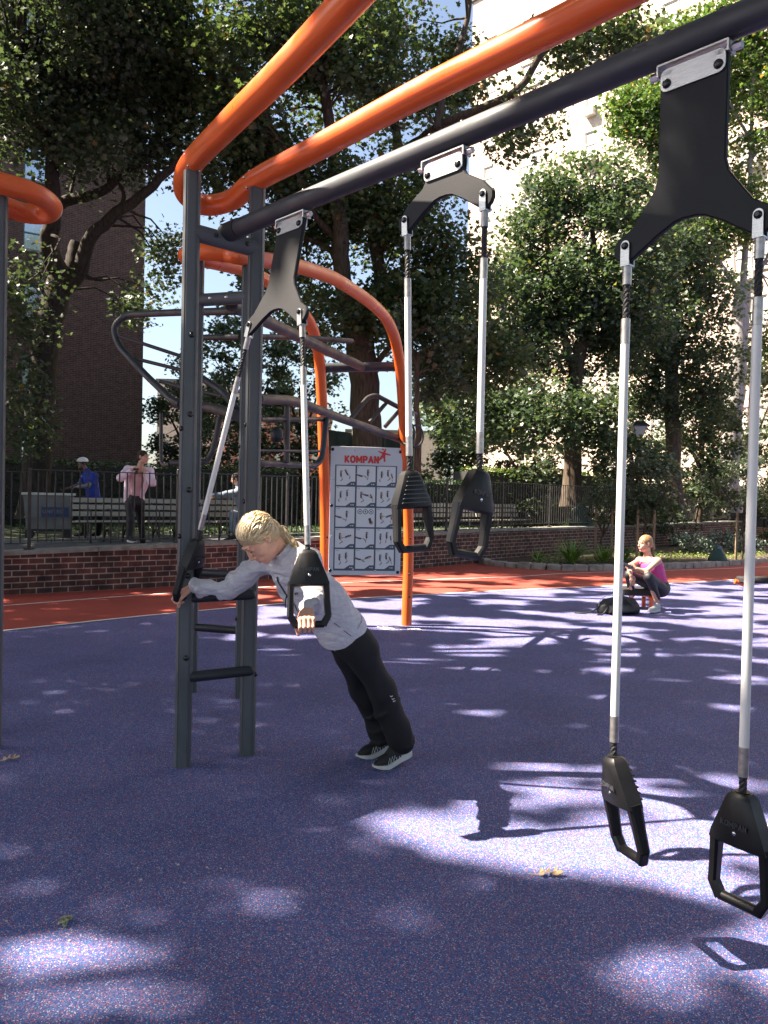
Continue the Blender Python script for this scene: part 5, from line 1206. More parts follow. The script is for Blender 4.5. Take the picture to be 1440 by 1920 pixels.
def shoe(parent,ankle,toe_dir,pitch,m_up,m_so,sc=1.0,upv=None,logo=False):
    f=unit(toe_dir); up=Z if upv is None else unit(upv); f=unit(f-up*(f@up)); s=np.cross(f,up)
    # pitch: heel lift angle, rotate about toe ball
    F=f*math.cos(pitch)-Z*math.sin(pitch); U=Z*math.cos(pitch)+f*math.sin(pitch)
    heel=ankle-U*.075*sc-F*.045*sc; A=np.array([s,F,U])
    def sole_pt(t,w_,z): 
        bend=0
        return heel+F*t*sc+s*w_*sc+U*z*sc
    b=MB(); R_=[]
    prof=[(-.012,.018,.018,.045),(.0,.030,.002,.046),(.03,.034,.0,.040),(.08,.032,.0,.033),(.13,.040,.0,.026),(.18,.047,.0,.024),(.22,.043,.004,.024),(.25,.028,.012,.026),(.262,.010,.018,.026)]
    for t,w_,z0,z1 in prof:
        lift=0
        # toes stay flat on the floor when the heel is up
        R_.append([sole_pt(t,w_,z0),sole_pt(t,w_*1.05,(z0+z1)/2),sole_pt(t,w_*.96,z1),sole_pt(t,0,z1),sole_pt(t,-w_*.96,z1),sole_pt(t,-w_*1.05,(z0+z1)/2),sole_pt(t,-w_,z0),sole_pt(t,0,z0-.0)])
    if pitch>.05:
        ball_t=.17; fl=[]
        for (t,w_,z0,z1),r in zip(prof,R_):
            if t>ball_t:
                piv=sole_pt(ball_t,0,0); r=[piv+ (f*((p-piv)@F)+Z*((p-piv)@U)+s*((p-piv)@s)) for p in r]
            fl.append(r)
        R_=fl
    b.rings(R_); so_=b
    v=Vol(*bounds([heel+F*.1],.24),.006*max(sc,.9))
    def up_pt(t,w_,z):
        p=sole_pt(t,w_,z)
        if pitch>.05 and t>.17: piv=sole_pt(.17,0,0); p=piv+f*((p-piv)@F)+Z*((p-piv)@U)+s*((p-piv)@s)
        return p
    v.cap(up_pt(.022,0,.060),up_pt(.10,0,.055),.034*sc,.036*sc,.02,flat=s,fr=.95); v.cap(up_pt(.10,0,.052),up_pt(.20,0,.036),.037*sc,.030*sc,.02); v.cap(up_pt(.19,0,.034),up_pt(.232,0,.028),.034*sc,.022*sc,.015)
    v.cap(up_pt(.020,0,.07),ankle+U*.015*sc,.033*sc,.040*sc,.02); v.cap(up_pt(.13,0,.070),up_pt(.09,0,.095),.020*sc,.026*sc,.015)
    o=meshobj('shoe',[v.mesh()],m_up,parent); so_.build('sole',m_so,o,smooth=60)
    b=MB()
    for k in range(5): t=.095+.018*k; b.tube([up_pt(t,-.018,.088-.5*(t-.095)),up_pt(t+.003,0,.098-.55*(t-.095)),up_pt(t,.018,.088-.5*(t-.095))],.0022*sc,5)
    b.build('laces',m_up if not logo else 'zip',o)
    return o,sole_pt,s,F,U
def orient(f,up0=Z):
    f=unit(f); r=unit(np.cross(f,up0)); return np.array([r,f,np.cross(r,f)])
# ---------------------------------------------------------------- the woman leaning into the straps
def main_woman():
    h=unit((-.87,-.5,0)); rt=np.array([h[1],-h[0],0]); rt=unit((-.5,.87,0))
    T=thing('person','blond woman in light grey fleece and black trousers leaning forward on the suspension straps','person',(.05,4.62,0))
    AL=P(752,1396,4.60); AR=P(722,1386,4.78); KL=P(715,1292,4.52); KR=P(684,1292,4.68)
    rth=rt; rt=unit((-.66,.75,0)); ht=unit((-.75,-.66,0))
    H=P(640,1184,4.45); HL=H-rth*.070; HR=H+rth*.070; Sm=P(548,1052,4.29)
    SL=Sm-rt*.165+h*.02-Z*.005; SR=Sm+rt*.165+h*.045-Z*.01
    # grip points come from the handles
    def grip(i): pv,tp,d=t1[i]; return tp+d*.340,d
    gF,dF_=grip(0); gN,dN_=grip(1); gN=gN-axN*.012
    fN=unit(gN-SL); fN=unit(fN*.8+np.array([.02,-.5,-.35])*.35); fF=unit(gF-SR); 
    nN=unit(Z-fN*(Z@fN)); nF=unit(Z-fF*(Z@fF))
    WL=gN-fN*.070+nN*.030; WR=gF-fF*.070+nF*.030
    def elbow(S,Wr,out,drop):
        m=(S+Wr)/2; L=.27+.25; d=np.linalg.norm(Wr-S); hgt=math.sqrt(max((.275)**2-(d/2)**2,0.0004)); return m+unit(out)*min(hgt,.09)
    EL_=elbow(SL,WL,-rt*.9-Z*.6+h*-.2,0); ER_=elbow(SR,WR,-Z+rt*.3,0)
    spine=unit(Sm-H); fr_=unit(np.cross(spine,rt)); fr_=fr_ if fr_@h>0 else -fr_    # chest direction
    NB=Sm+spine*.045-fr_*.01
    HC=P(485,1010,4.17); fd=unit(h*.56-Z*.82+np.array([.03,-.04,0])); A=orient(fd,unit(Z*.56+h*.82)); A[0]=unit(A[0]); 
    W0=lambda x,y,z:HC+(A[0]*x+A[1]*y+A[2]*z)
    # skin: head + neck, torso/limbs (under the clothes), hands
    hv,W=head_vol(.0032,HC,A,NB,1.05)
    hv.cap(W(0,-.035,-.045),NB+spine*.01,.052,.055,.02); hv.cap(W(0,.0,-.06),NB+fr_*.02,.040,.045,.02)
    b1=Vol(*bounds([AL,AR,H,SL,SR,WL,WR,NB,EL_],.14),.014)
    for a_,b_,r0,r1_ in ((H-spine*.02,Sm-spine*.1,.105,.10),(HL,KL,.075,.052),(HR,KR,.075,.052),(KL,AL,.050,.036),(KR,AR,.050,.036),(SL,EL_,.044,.036),(EL_,WL-fN*.02,.036,.025),(SR,ER_,.044,.036),(ER_,WR-fF*.02,.036,.025),(Sm,NB,.07,.05),(SL,SR,.055,.055)): b1.cap(a_,b_,r0,r1_,.04)
    handN=hand(.0026,WL,gN,-axN if False else np.array([-1,.0,0.]),fN,nN,.0185,.98)
    handF=hand(.0032,WR,gF-axF*.02,np.array([.0,-1,0.]),fF,nF,.0185,.98)
    body=meshobj('body',[hv.mesh(),b1.mesh(),handN,handF],'skin',T)
    face_bits(T,W,A,1.05)
    # fleece
    v=Vol(*bounds([H,SL,SR,WL,WR,NB,EL_,H-rt*.2],.20),.0065)
    hem=H-spine*.005
    v.cap(hem-spine*.02-fr_*.006,H+spine*.22,.150,.138,.06,flat=fr_,fr=.84); v.cap(H+spine*.22,Sm-spine*.08+fr_*.01,.140,.148,.06,flat=fr_,fr=.78)
    v.cap(H+spine*.30+fr_*.04-rt*.05,H+spine*.36+fr_*.045-rt*.06,.085,.08,.05); v.cap(H+spine*.30+fr_*.04+rt*.05,H+spine*.36+fr_*.045+rt*.06,.085,.08,.05)
    v.cap(SL+fr_*-.01,SR+fr_*-.01,.070,.070,.05); v.cap(Sm-spine*.02,NB-spine*.03,.080,.058,.04)
    v.cap(Sm+fr_*-.02,NB-spine*.02-fr_*.02,.070,.052,.04)
    v.cap(SL,EL_,.062,.046,.04); v.cap(EL_,WL-fN*.022,.046,.033,.03); v.cap(SR,ER_,.062,.046,.04); v.cap(ER_,WR-fF*.022,.046,.033,.03)
    # folds as raised rings along the arms
    rg=random.Random(2)
    for S_,E_,W_,n_ in ((SL,EL_,WL-fN*.03,8),(SR,ER_,WR-fF*.03,11)):
        for k in range(n_):
            t=rg.uniform(.15,.95); p=S_+(E_-S_)*min(1,t*2) if t<.5 else E_+(W_-E_)*(t*2-1); d=unit(W_-S_); x,y,_=frame(d); an=rg.uniform(0,2*PI); r=.046-.012*t; c=lambda q:p+(x*math.cos(q)+y*math.sin(q))*r+d*.030*math.sin(q-an)
            for j in range(4): v.cap(c(an+j*.42),c(an+(j+1)*.42),.0125,.011 if j<3 else .004,.016)
    for p,d,r in ((WL-fN*.026,fN,.034),(WR-fF*.026,fF,.034)):
        x,y,_=frame(d)
        for j in range(12): v.cap(p+(x*math.cos(j*PI/6)+y*math.sin(j*PI/6))*r*.86,p+(x*math.cos((j+1)*PI/6)+y*math.sin((j+1)*PI/6))*r*.86,.009,.009,.006)
    # hem band
    wr=wrinkle(.013,8.,3.,spine,.35); v.half(H-spine*.004-fr_*.0,-spine+fr_*.10)
    wr2=wrinkle(.006,17.,7.,unit(SR-WR),.35); jk=meshobj('fleece_jacket',[v.mesh()],'fleece',T,lambda V:wr(V)+wr2(V))
    # band at the hem, cuffs' dark openings
    b=MB(); x,y=rt,fr_; c=H+spine*.006; R_=[]
    for z_,r in((-.024,.146),(-.026,.154),(.0,.160),(.026,.156)):
        R_.append([c+spine*z_-fr_*.006+rt*math.cos(k*PI/20)*r+fr_*math.sin(k*PI/20)*r*.86 for k in range(40)])
    b.rings(R_,cap=True); b.build('waistband','fleece',jk)
    # collar with open front
    b=MB(); R_=[]; ax_=unit(W(0,-.02,-.05)-NB)
    for k in range(23):
        t=-2.62+k*5.24/22; dirv=-fr_*math.cos(t)+rt*math.sin(t); base=NB+ax_*.034+fr_*.002; r=.078; low=-.030*max(0,-math.cos(t))
        R_.append([base+dirv*r+ax_*(low),base+dirv*(r+.005)+ax_*(.022+low),base+dirv*(r+.000)+ax_*(.045+low*.8),base+dirv*(r-.006)+ax_*(.048+low*.8),base+dirv*(r-.008)+ax_*(.02+low),base+dirv*(r-.008)+ax_*(low-.005)])
    b.rings(R_,cap=True); b.build('collar','fleece',jk,smooth=60)
    # zip
    def front(s_,x_,e=.0):
        p=H+spine*s_+rt*x_; return p
    import mathutils
    bv=mathutils.bvhtree.BVHTree.FromObject(jk,bpy.context.evaluated_depsgraph_get()) if False else None
    me=jk.data; bvh=mathutils.bvhtree.BVHTree.FromPolygons([v_.co.copy() for v_ in me.vertices],[tuple(p.vertices) for p in me.polygons])
    def onsurf(p,d,e=.002):
        hit=bvh.ray_cast(Vector(p+d*.4),Vector(-d)); return (np.array(hit[0])+np.array(hit[1])*e) if hit[0] is not None else p+d*.12
    zp=[onsurf(front(s_,0),fr_) for s_ in np.linspace(.50,.14,16)]
    b=MB(); b.tube(zp[:6],.0055,6); b.tube(zp[5:],.0032,6); b.build('zip','zip',jk); 
    b=MB(); q=zp[5]; b.ball(q+fr_*.005,(.006,.006,.009),8,6); b.tube([q+fr_*.010,q+fr_*.016-Z*.02,q+fr_*.012-Z*.055],.0035,6); b.build('zip_pull','dark',jk)
    for s_ in(-1,1):
        b=MB(); b.tube([onsurf(H+spine*y_+rt*x_*-s_,unit(fr_*.9-rt*s_*.5),.0) for y_,x_ in((.20,.075),(.14,.095),(.08,.115),(.03,.13))],.0024,5); b.build('pocket_seam','zip',jk)
    # small dark lettering on the chest
    q=onsurf(H+spine*.40-rt*.075,fr_,.003); hit=bvh.ray_cast(Vector(H+spine*.40-rt*.075+fr_*.4),Vector(-fr_)); nn=unit(np.array(hit[1])) if hit[0] is not None else fr_
    ex_=unit(-rt+rt@nn*nn); textmesh('chest_lettering','CRAFT',.018,q,ex_,np.cross(nn,ex_),'dark',jk,.0008,.0006)
    # trousers
    v=Vol(*bounds([H,HL,HR,KL,KR,AL,AR],.19),.007)
    v.cap(H+spine*.02,H-spine*.05-fr_*.005,.104,.108,.05,flat=fr_,fr=.80)
    for Hp,K,A_ in((HL,KL,AL),(HR,KR,AR)):
        v.cap(Hp-fr_*.02-spine*.09,Hp-fr_*.02-spine*.13,.086,.086,.05)
        v.cap(Hp-spine*.06,K,.080,.074,.045); v.cap(K,A_+ (K-A_)*.12,.073,.066,.04); v.cap(A_+(K-A_)*.30-h*.008,A_+(K-A_)*.02-h*.012,.066,.064,.03)
        d=unit(A_-K); x,y,_=frame(d)
        for k in range(9):
            t=rg.uniform(-.25,.97); p=K+(A_-K)*t; an=rg.uniform(0,2*PI); r=.070
            for j in range(4): v.cap(p+(x*math.cos(an+j*.4)+y*math.sin(an+j*.4))*r+d*.028*math.sin(j*.5),p+(x*math.cos(an+(j+1)*.4)+y*math.sin(an+(j+1)*.4))*r+d*.028*math.sin((j+1)*.5),.007,.004,.016)
    v.half(AL+Z*-.035,-Z); v.half(H+spine*.045,spine)
    tr=meshobj('trousers',[v.mesh()],'pants',T,wrinkle(.014,6,8.,Z,.4))
    me=tr.data; bvh=mathutils.bvhtree.BVHTree.FromPolygons([v_.co.copy() for v_ in me.vertices],[tuple(p.vertices) for p in me.polygons])
    b=MB(); 
    for px,py in((733,1306),(736,1311),(738,1315)):
        d=unit(ray(px,py)); hit=bvh.ray_cast(Vector(CC),Vector(d)); 
        if hit[0] is not None: q=np.array(hit[0])-d*.002; b.tube([q+RT*-.008+UP*.006,q+RT*.002-UP*.002,q+RT*.010+UP*.004],.0022,5)
    b.build('trouser_logo','white',tr)
    # shoes
    fN_=unit((-.80,-.58,0)); 
    for A_,pit,lab in((AL,.24,1),(AR,.16,0)):
        # put the sole on the ground
        U=Z*math.cos(pit)+fN_*math.sin(pit);F=fN_*math.cos(pit)-Z*math.sin(pit); heel=A_-U*.075-F*.045; low=(heel+F*.17)[2]; A2=A_+Z*(.002-low)
        o,sp_,s,F,U=shoe(T,A2,fN_,pit,'shoe','sole',1.0,logo=True)
        sd=-1 if (s@CC*0+s[1])>0 else 1
        sd=1 if (s[1]<0) else -1
        b=MB()
        for k in range(5): b.tube([sp_(.07+.022*k,.041*sd,.030),sp_(.085+.018*k,.036*sd,.062),sp_(.10+.02*k,.042*sd,.030)],.0013,4)
        b.build('side_stitching','white',o); b=MB(); b.prism([(0,0),(.03,-.006),(.062,.020),(.028,.006),(.006,.022)],sp_(-.004,.039*sd,.050),F,U,.004); b.build('side_logo','acunit',o)
    # hair
    T0=W(0,-.095,-.025); T1=P(532,1002,4.22); T2=P(548,1018,4.21); T3=P(560,1030,4.20); hp=hair_cap(T,.0036,HC,A,W,1.05,'blond',extra=((W(0,-.075,.0),T0,.035,.030),(T0,T1,.030,.025),(T1,T2,.025,.019),(T2,T3,.019,.010)),thick=.007)
    rgn=np.random.default_rng(4); b=MB()
    for i in range(420):
        th=rgn.uniform(-1.9,1.9); side=math.sin(th*.8); 
        # start on the hairline, sweep back over the skull to the tail
        s0=np.array([.074*math.sin(th*.83),.062*math.cos(th*.83)+.004,.060*math.cos(th*.9)+.030-.02*abs(math.sin(th))]);
        pts=[]; e=np.array([rgn.normal(0,.014),-.105,rgn.normal(-.015,.016)])
        for t in np.linspace(0,1,8):
            p=s0*(1-t)+e*t; p=p+np.array([0,0,.035*math.sin(PI*t)*math.cos(th*.8)]); c=np.array([0,-.022,.032]); q=(p-c)/np.array([.082,.101,.092]); l=np.linalg.norm(q); off=1.01+.03*math.sin(PI*t)+.006*rgn.normal()*.5
            q=q/l*off; q=q*(1-max(0,t-.85)/.15*.12); pts.append(W(*(c+q*np.array([.082,.101,.092]))))
        rs=rgn.uniform(.7,1.5); b.tube(pts,[.0008*rs,.0028*rs,.0036*rs,.0038*rs,.0034*rs,.003*rs,.0024*rs,.001],4,cap=False)
    for i in range(70): # loose strands of the tail
        pts=[T0+rgn.normal(size=3)*.012,T1+rgn.normal(size=3)*.013,T2+rgn.normal(size=3)*.012,T3+rgn.normal(size=3)*.012-Z*.01]
        b.tube(catmull(pts,3),.0026,4,cap=False)
    for i in range(0): # flyaways
        th=rgn.uniform(-1.5,1.5); p=np.array([.08*math.sin(th),rgn.uniform(-.11,.05),.11*math.cos(th)+.02]); d=rgn.normal(size=3)*.010; b.tube(catmull([W(*p),W(*(p*1.1+d*.5)),W(*(p*1.15+d+[0,-.02,0]))],3),.0005,3,cap=False)
    b.build('hair_strands','blond',hp)
    b=MB(); b.ball(W(.083,.002,-.034),.0042,8,6); b.ball(W(-.083,.002,-.034),.0042,8,6); b.build('earring','chrome',T)
    return T
MW=main_woman()
# ---------------------------------------------------------------- simple figure helper for the distant people
def figure_body(T,sc,J,skin,h=.011):
    """J: joints dict"""
    v=Vol(*bounds(list(J.values()),.16*sc),h); c=lambda a,b,r0,r1,k=.04:v.cap(J[a],J[b],r0*sc,r1*sc,k*sc)
    up=unit(J['neck']-J['pelvis'])
    c('pelvis','chest',.095,.095); c('chest','neck',.08,.052); c('shl','shr',.05,.05); c('neck','head',.048,.045,.02)
    for s in('l','r'):
        c('sh'+s,'el'+s,.043,.036); c('el'+s,'wr'+s,.036,.024); c('hip'+s,'kn'+s,.072,.052); c('kn'+s,'an'+s,.050,.034)
    return v
def seated_woman():
    D0=11.45
    T=thing('person','seated woman in a magenta vest and black leggings holding a phone, hair tied back','person',(P(1215,1130,D0)*[1,1,0]))
    Pp=lambda x,y,d=0:P(x,y,D0+d)
    J=dict(pelvis=Pp(1237,1096),chest=Pp(1225,1062,.0),neck=Pp(1214,1043),head=Pp(1211,1025),shl=Pp(1233,1052,-.16),shr=Pp(1199,1051,.14),ell=Pp(1211,1072,-.28),wrl=Pp(1192,1066,-.30),elr=Pp(1184,1073,.02),wrr=Pp(1180,1066,-.22),
      hipl=Pp(1240,1104,-.10),hipr=Pp(1232,1102,.10),knl=Pp(1216,1082,-.36),knr=Pp(1180,1078,-.12),anl=Pp(1232,1128,-.25),anr=Pp(1184,1122,.10))
    J['wrr']=Pp(1183,1079,-.30); J['elr']=Pp(1180,1062,-.02)
    v=figure_body(T,1.0,J,'skin2'); HC=P(1209,1019,D0); f=unit((-.93,-.30,-.05)); A=orient(f)
    hv,W=head_vol(.005,HC,A,J['neck']); hv.cap(W(0,-.03,-.05),J['neck'],.048,.05,.02)
    hl=hand(.005,J['wrl'],J['wrl']+np.array([-.09,-.02,.02]),np.array([0,.2,1.]),unit((-.9,-.2,.25)),unit((.2,-1,0)),.018,1.,'open',.5)
    hr=hand(.005,J['wrr'],J['wrr']+np.array([.02,-.03,-.09]),np.array([1.,0,0]),unit((.25,-.1,-1)),unit((0,-1,.1)),.018,1.,'open',.3)
    body=meshobj('body',[v.mesh(),hv.mesh(),hl,hr],'skin2',T); face_bits(T,W,A); eyes_open(T,W,A)
    hair_cap(T,.005,HC,A,W,1.0,'dblond',extra=((W(0,-.10,.0),W(0,-.125,-.03),.025,.022),(W(0,-.125,-.03),W(0,-.165,-.085),.024,.012)),thick=.009)
    v=Vol(*bounds([J['pelvis'],J['neck'],J['shl'],J['shr']],.22),.009); c=lambda a,b,r0,r1,k=.05:v.cap(a,b,r0,r1,k)
    up=unit(J['chest']-J['pelvis']); c(J['pelvis']+up*.03,J['chest'],.122,.125); c(J['chest'],J['chest']+up*.05,.125,.105); c(J['chest']+(J['shl']-J['chest'])*.5-Z*.04,J['chest']+(J['shr']-J['chest'])*.5-Z*.04,.09,.09)
    v.half(J['chest']+up*.085,up)
    for s in('shl','shr'):
        q=J['chest']+(J[s]-J['chest'])*.55; c(q+up*.0+f*.09,J['neck']+(J[s]-J['neck'])*.5+f*.01+Z*.012,.014,.013,.01); c(q-f*.09,J['neck']+(J[s]-J['neck'])*.5+f*.01+Z*.012,.014,.013,.01)
    meshobj('vest_top',[v.mesh()],'pinktop',T,wrinkle(.006,9,2.,up,.5))
    v=Vol(*bounds([J[k] for k in('pelvis','hipl','knl','knr','anl','anr')],.18),.009)
    v.cap(J['pelvis']-up*.02,J['pelvis']-up*.06,.125,.125,.05)
    for s in'lr': v.cap(J['hip'+s],J['kn'+s],.088,.064,.04); v.cap(J['kn'+s],J['an'+s]+Z*.05,.062,.044,.03)
    meshobj('leggings',[v.mesh()],'leggings',T,wrinkle(.004,9,5.))
    for k,fd in(('anl',unit((-.75,-.6,0))),('anr',unit((-.8,-.5,0)))):
        a=J[k].copy(); a[2]=.085; shoe(T,a,fd,0,'shoew' if k=='anl' else 'shoe','sole',.98)
    ph=J['wrl']+np.array([-.12,-.03,.045]); Tp=thing('phone','dark phone held by the seated woman','phone',ph); b=MB(); b.box(ph,(.15,.072,.009),(unit((1,.1,-.25)),unit((0,.8,.6)),unit(np.cross((1,.1,-.25),(0,.8,.6))))); b.build('body','phone',Tp,smooth=0)
seated_woman()
def pink_woman():
    D0=13.45; T=thing('person','dark haired woman in a pale pink jacket leaning on the fence, hands at her neck','person',P(250,1012,D0)*[1,1,0]+[0,0,.5]); Pp=lambda x,y,d=0:P(x,y,D0+d)
    J=dict(pelvis=Pp(252,936,.12),chest=Pp(257,898,.05),neck=Pp(263,873,.0),head=Pp(267,860),shl=Pp(280,884,-.02),shr=Pp(240,880,.05),ell=Pp(286,905,-.18),wrl=Pp(273,883,-.16),elr=Pp(226,896,-.16),wrr=Pp(250,880,-.18),
      hipl=Pp(262,942,.12),hipr=Pp(243,942,.12),knl=Pp(264,973,.30),knr=Pp(245,976,.0),anl=Pp(268,1000,.62),anr=Pp(243,1009,.0))
    J['anl'][2]=.59; v=figure_body(T,.95,J,'skin2'); HC=Pp(269,857); f=unit((.90,-.40,-.02)); A=orient(f)
    hv,W=head_vol(.0055,HC,A,J['neck'],.95); hv.cap(W(0,-.03,-.05),J['neck'],.046,.05,.02)
    hl=hand(.0055,J['wrl'],J['wrl'],np.array([0,0,1.]),unit((-.9,.1,.35)),unit((0,-1,.2)),.018,.95,'open',.35); hr=hand(.0055,J['wrr'],J['wrr'],np.array([0,0,1.]),unit((.95,.0,.1)),unit((0,-1,.2)),.018,.95,'open',.4)
    meshobj('body',[v.mesh(),hv.mesh(),hl,hr],'skin2',T); face_bits(T,W,A,.95,'bhair'); eyes_open(T,W,A,.95)
    hair_cap(T,.0055,HC,A,W,.95,'bhair',extra=((W(0,-.08,.07),W(0,-.11,.075),.028,.025),(W(0,-.11,.07),W(0,-.125,-.03),.022,.020),(W(0,-.125,-.03),W(0,-.115,-.12),.020,.01)),thick=.006)
    v=Vol(*bounds([J['chest'],J['pelvis'],J['shl']],.2),.010); up=unit(J['chest']-J['pelvis']); v.cap(J['pelvis']+up*.12,J['chest'],.108,.118,.05); v.cap(J['chest'],J['chest']+up*.06,.118,.10,.04); v.half(J['chest']+up*.09,up+f*.3)
    meshobj('top',[v.mesh()],'paletop',T,wrinkle(.004,9,1.))
    v=Vol(*bounds([J[k] for k in('pelvis','shl','shr','ell','elr','wrl','wrr')],.2),.010)
    v.cap(J['shl'],J['shr'],.066,.066,.04); 
    for s in'lr': v.cap(J['sh'+s],J['el'+s],.066,.056,.03); v.cap(J['el'+s],J['el'+s]+(J['wr'+s]-J['el'+s])*.72,.056,.040,.03)
    b_=J['pelvis']+np.array([0,.05,0]); v.cap(J['chest']+[-.02,.05,.02],b_+[-.02,.05,-.02],.130,.150,.05)
    v.cap(J['shl']+[.0,-.03,-.08],b_+[.10,-.05,.02],.045,.040,.04); v.cap(J['shr']+[.02,-.04,-.08],b_+[-.12,-.06,-.04],.055,.055,.04)
    v.ell(J['chest']+f*.10+[0,-.12,-.06],(.085,.12,.30),None,.02,True)
    meshobj('jacket',[v.mesh()],'pinkjkt',T,wrinkle(.009,7,4.,Z,.5))
    v=Vol(*bounds([J[k] for k in('pelvis','hipl','knl','knr','anl','anr')],.16),.010); v.cap(J['pelvis']+up*.10,J['pelvis']-up*.05,.10,.112,.05)
    for s in'lr': v.cap(J['hip'+s],J['kn'+s],.086,.060,.04); v.cap(J['kn'+s],J['an'+s]+Z*.02,.060,.046,.03)
    meshobj('leggings',[v.mesh()],'leggings',T,wrinkle(.004,9,5.))
    for k,zz in(('anl',.585),('anr',.745)):
        a=J[k].copy(); a[2]=zz+.005; shoe(T,a,unit((.75,-.65,0)),0,'shoe','sole',.95)
    Tb=thing('camera_clip','small black clip on the fence rail in front of the pink jacketed woman','clip',P(255,881,13.0)); b=MB(); b.box(P(255,880,13.0),(.075,.05,.035)); b.box(P(256,886,12.98),(.03,.05,.06)); b.build('clip_body','dark',Tb,smooth=0)
pink_woman()
def blue_man():
    D0=17.3; T=thing('person','bearded man in a royal blue tee and white helmet pushing the grey cart','person',P(170,1002,D0)*[1,1,0]+[0,0,.5]); Pp=lambda x,y,d=0:P(x,y,D0+d)
    J=dict(pelvis=Pp(176,938),chest=Pp(170,900),neck=Pp(163,884),head=Pp(156,872),shl=Pp(178,893,-.05),shr=Pp(160,893,.3),ell=Pp(166,910,-.22),wrl=Pp(148,913,-.30),elr=Pp(150,908,.2),wrr=Pp(134,914,-.05),
      hipl=Pp(182,944,-.06),hipr=Pp(172,944,.1),knl=Pp(186,968,-.05),knr=Pp(162,970,.0),anl=Pp(184,994,.1),anr=Pp(158,994,.0))
    J['anl'][2]=.59;J['anr'][2]=.59
    v=figure_body(T,1.0,J,'skin3'); HC=Pp(154,870); f=unit((-.55,-.80,-.1)); A=orient(f); hv,W=head_vol(.0065,HC,A,J['neck']); hv.cap(W(0,-.03,-.05),J['neck'],.05,.055,.02)
    hl=hand(.006,J['wrl'],J['wrl'],np.array([0,1.,0]),unit((-.95,-.1,-.1)),Z,.018,1.,'open',.5); hr=hand(.006,J['wrr'],J['wrr'],np.array([0,-1.,0]),unit((-.95,-.1,-.1)),Z,.018,1.,'open',.5)
    meshobj('body',[v.mesh(),hv.mesh(),hl,hr],'skin3',T); face_bits(T,W,A,1.,'bhair'); eyes_open(T,W,A)
    v=Vol(*bounds([HC],.2),.008); v.ell(W(0,-.02,.035),(.084,.103,.092),A,.01); v.ell(W(0,.11,-.02),(.085,.085,.085),A,.01,True); v.ell(W(0,.03,-.085),(.058,.062,.055),A,.01); v.ell(W(0,.10,-.03),(.05,.05,.045),A,.01,True); meshobj('hair_and_beard',[v.mesh()],'bhair',T)
    v=Vol(*bounds([HC],.24),.008); v.ell(W(0,-.015,.055),(.105,.130,.095),A,.01); v.half(W(0,0,.050),-A[2]+A[1]*.1); v.cap(W(-.08,.06,.062),W(.08,.06,.062),.012,.012,.02); meshobj('helmet',[v.mesh()],'helmet',T)
    v=Vol(*bounds([J[k] for k in('pelvis','chest','shl','shr','ell','elr')],.2),.010); up=unit(J['chest']-J['pelvis']); v.cap(J['pelvis']-up*.02,J['chest'],.140,.150,.05); v.cap(J['shl'],J['shr'],.075,.075,.05); v.cap(J['chest'],J['neck'],.12,.07,.04)
    for s in'lr': v.cap(J['sh'+s],J['sh'+s]+(J['el'+s]-J['sh'+s])*.6,.070,.066,.03)
    v.half(J['pelvis']-up*.06,-up); meshobj('tee_shirt',[v.mesh()],'bluet',T,wrinkle(.008,7,4.))
    v=Vol(*bounds([J[k] for k in('shl','shr','ell','elr','wrl','wrr')],.15),.010)
    for s in'lr': v.cap(J['sh'+s],J['el'+s],.052,.046,.03); v.cap(J['el'+s],J['wr'+s],.046,.034,.03)
    meshobj('long_sleeves',[v.mesh()],'greysl',T,wrinkle(.004,9,5.))
    v=Vol(*bounds([J[k] for k in('pelvis','hipl','knl','knr','anl','anr')],.16),.010); v.cap(J['pelvis'],J['pelvis']-up*.07,.125,.125,.05)
    for s in'lr': v.cap(J['hip'+s],J['kn'+s],.095,.075,.04); v.cap(J['kn'+s],J['an'+s],.075,.062,.03)
    meshobj('trousers',[v.mesh()],'pants',T,wrinkle(.006,8,5.))
    for k in('anl','anr'): a=J[k].copy(); shoe(T,a,unit((-.9,-.4,0)),0,'shoe','sole',1.05)
blue_man()
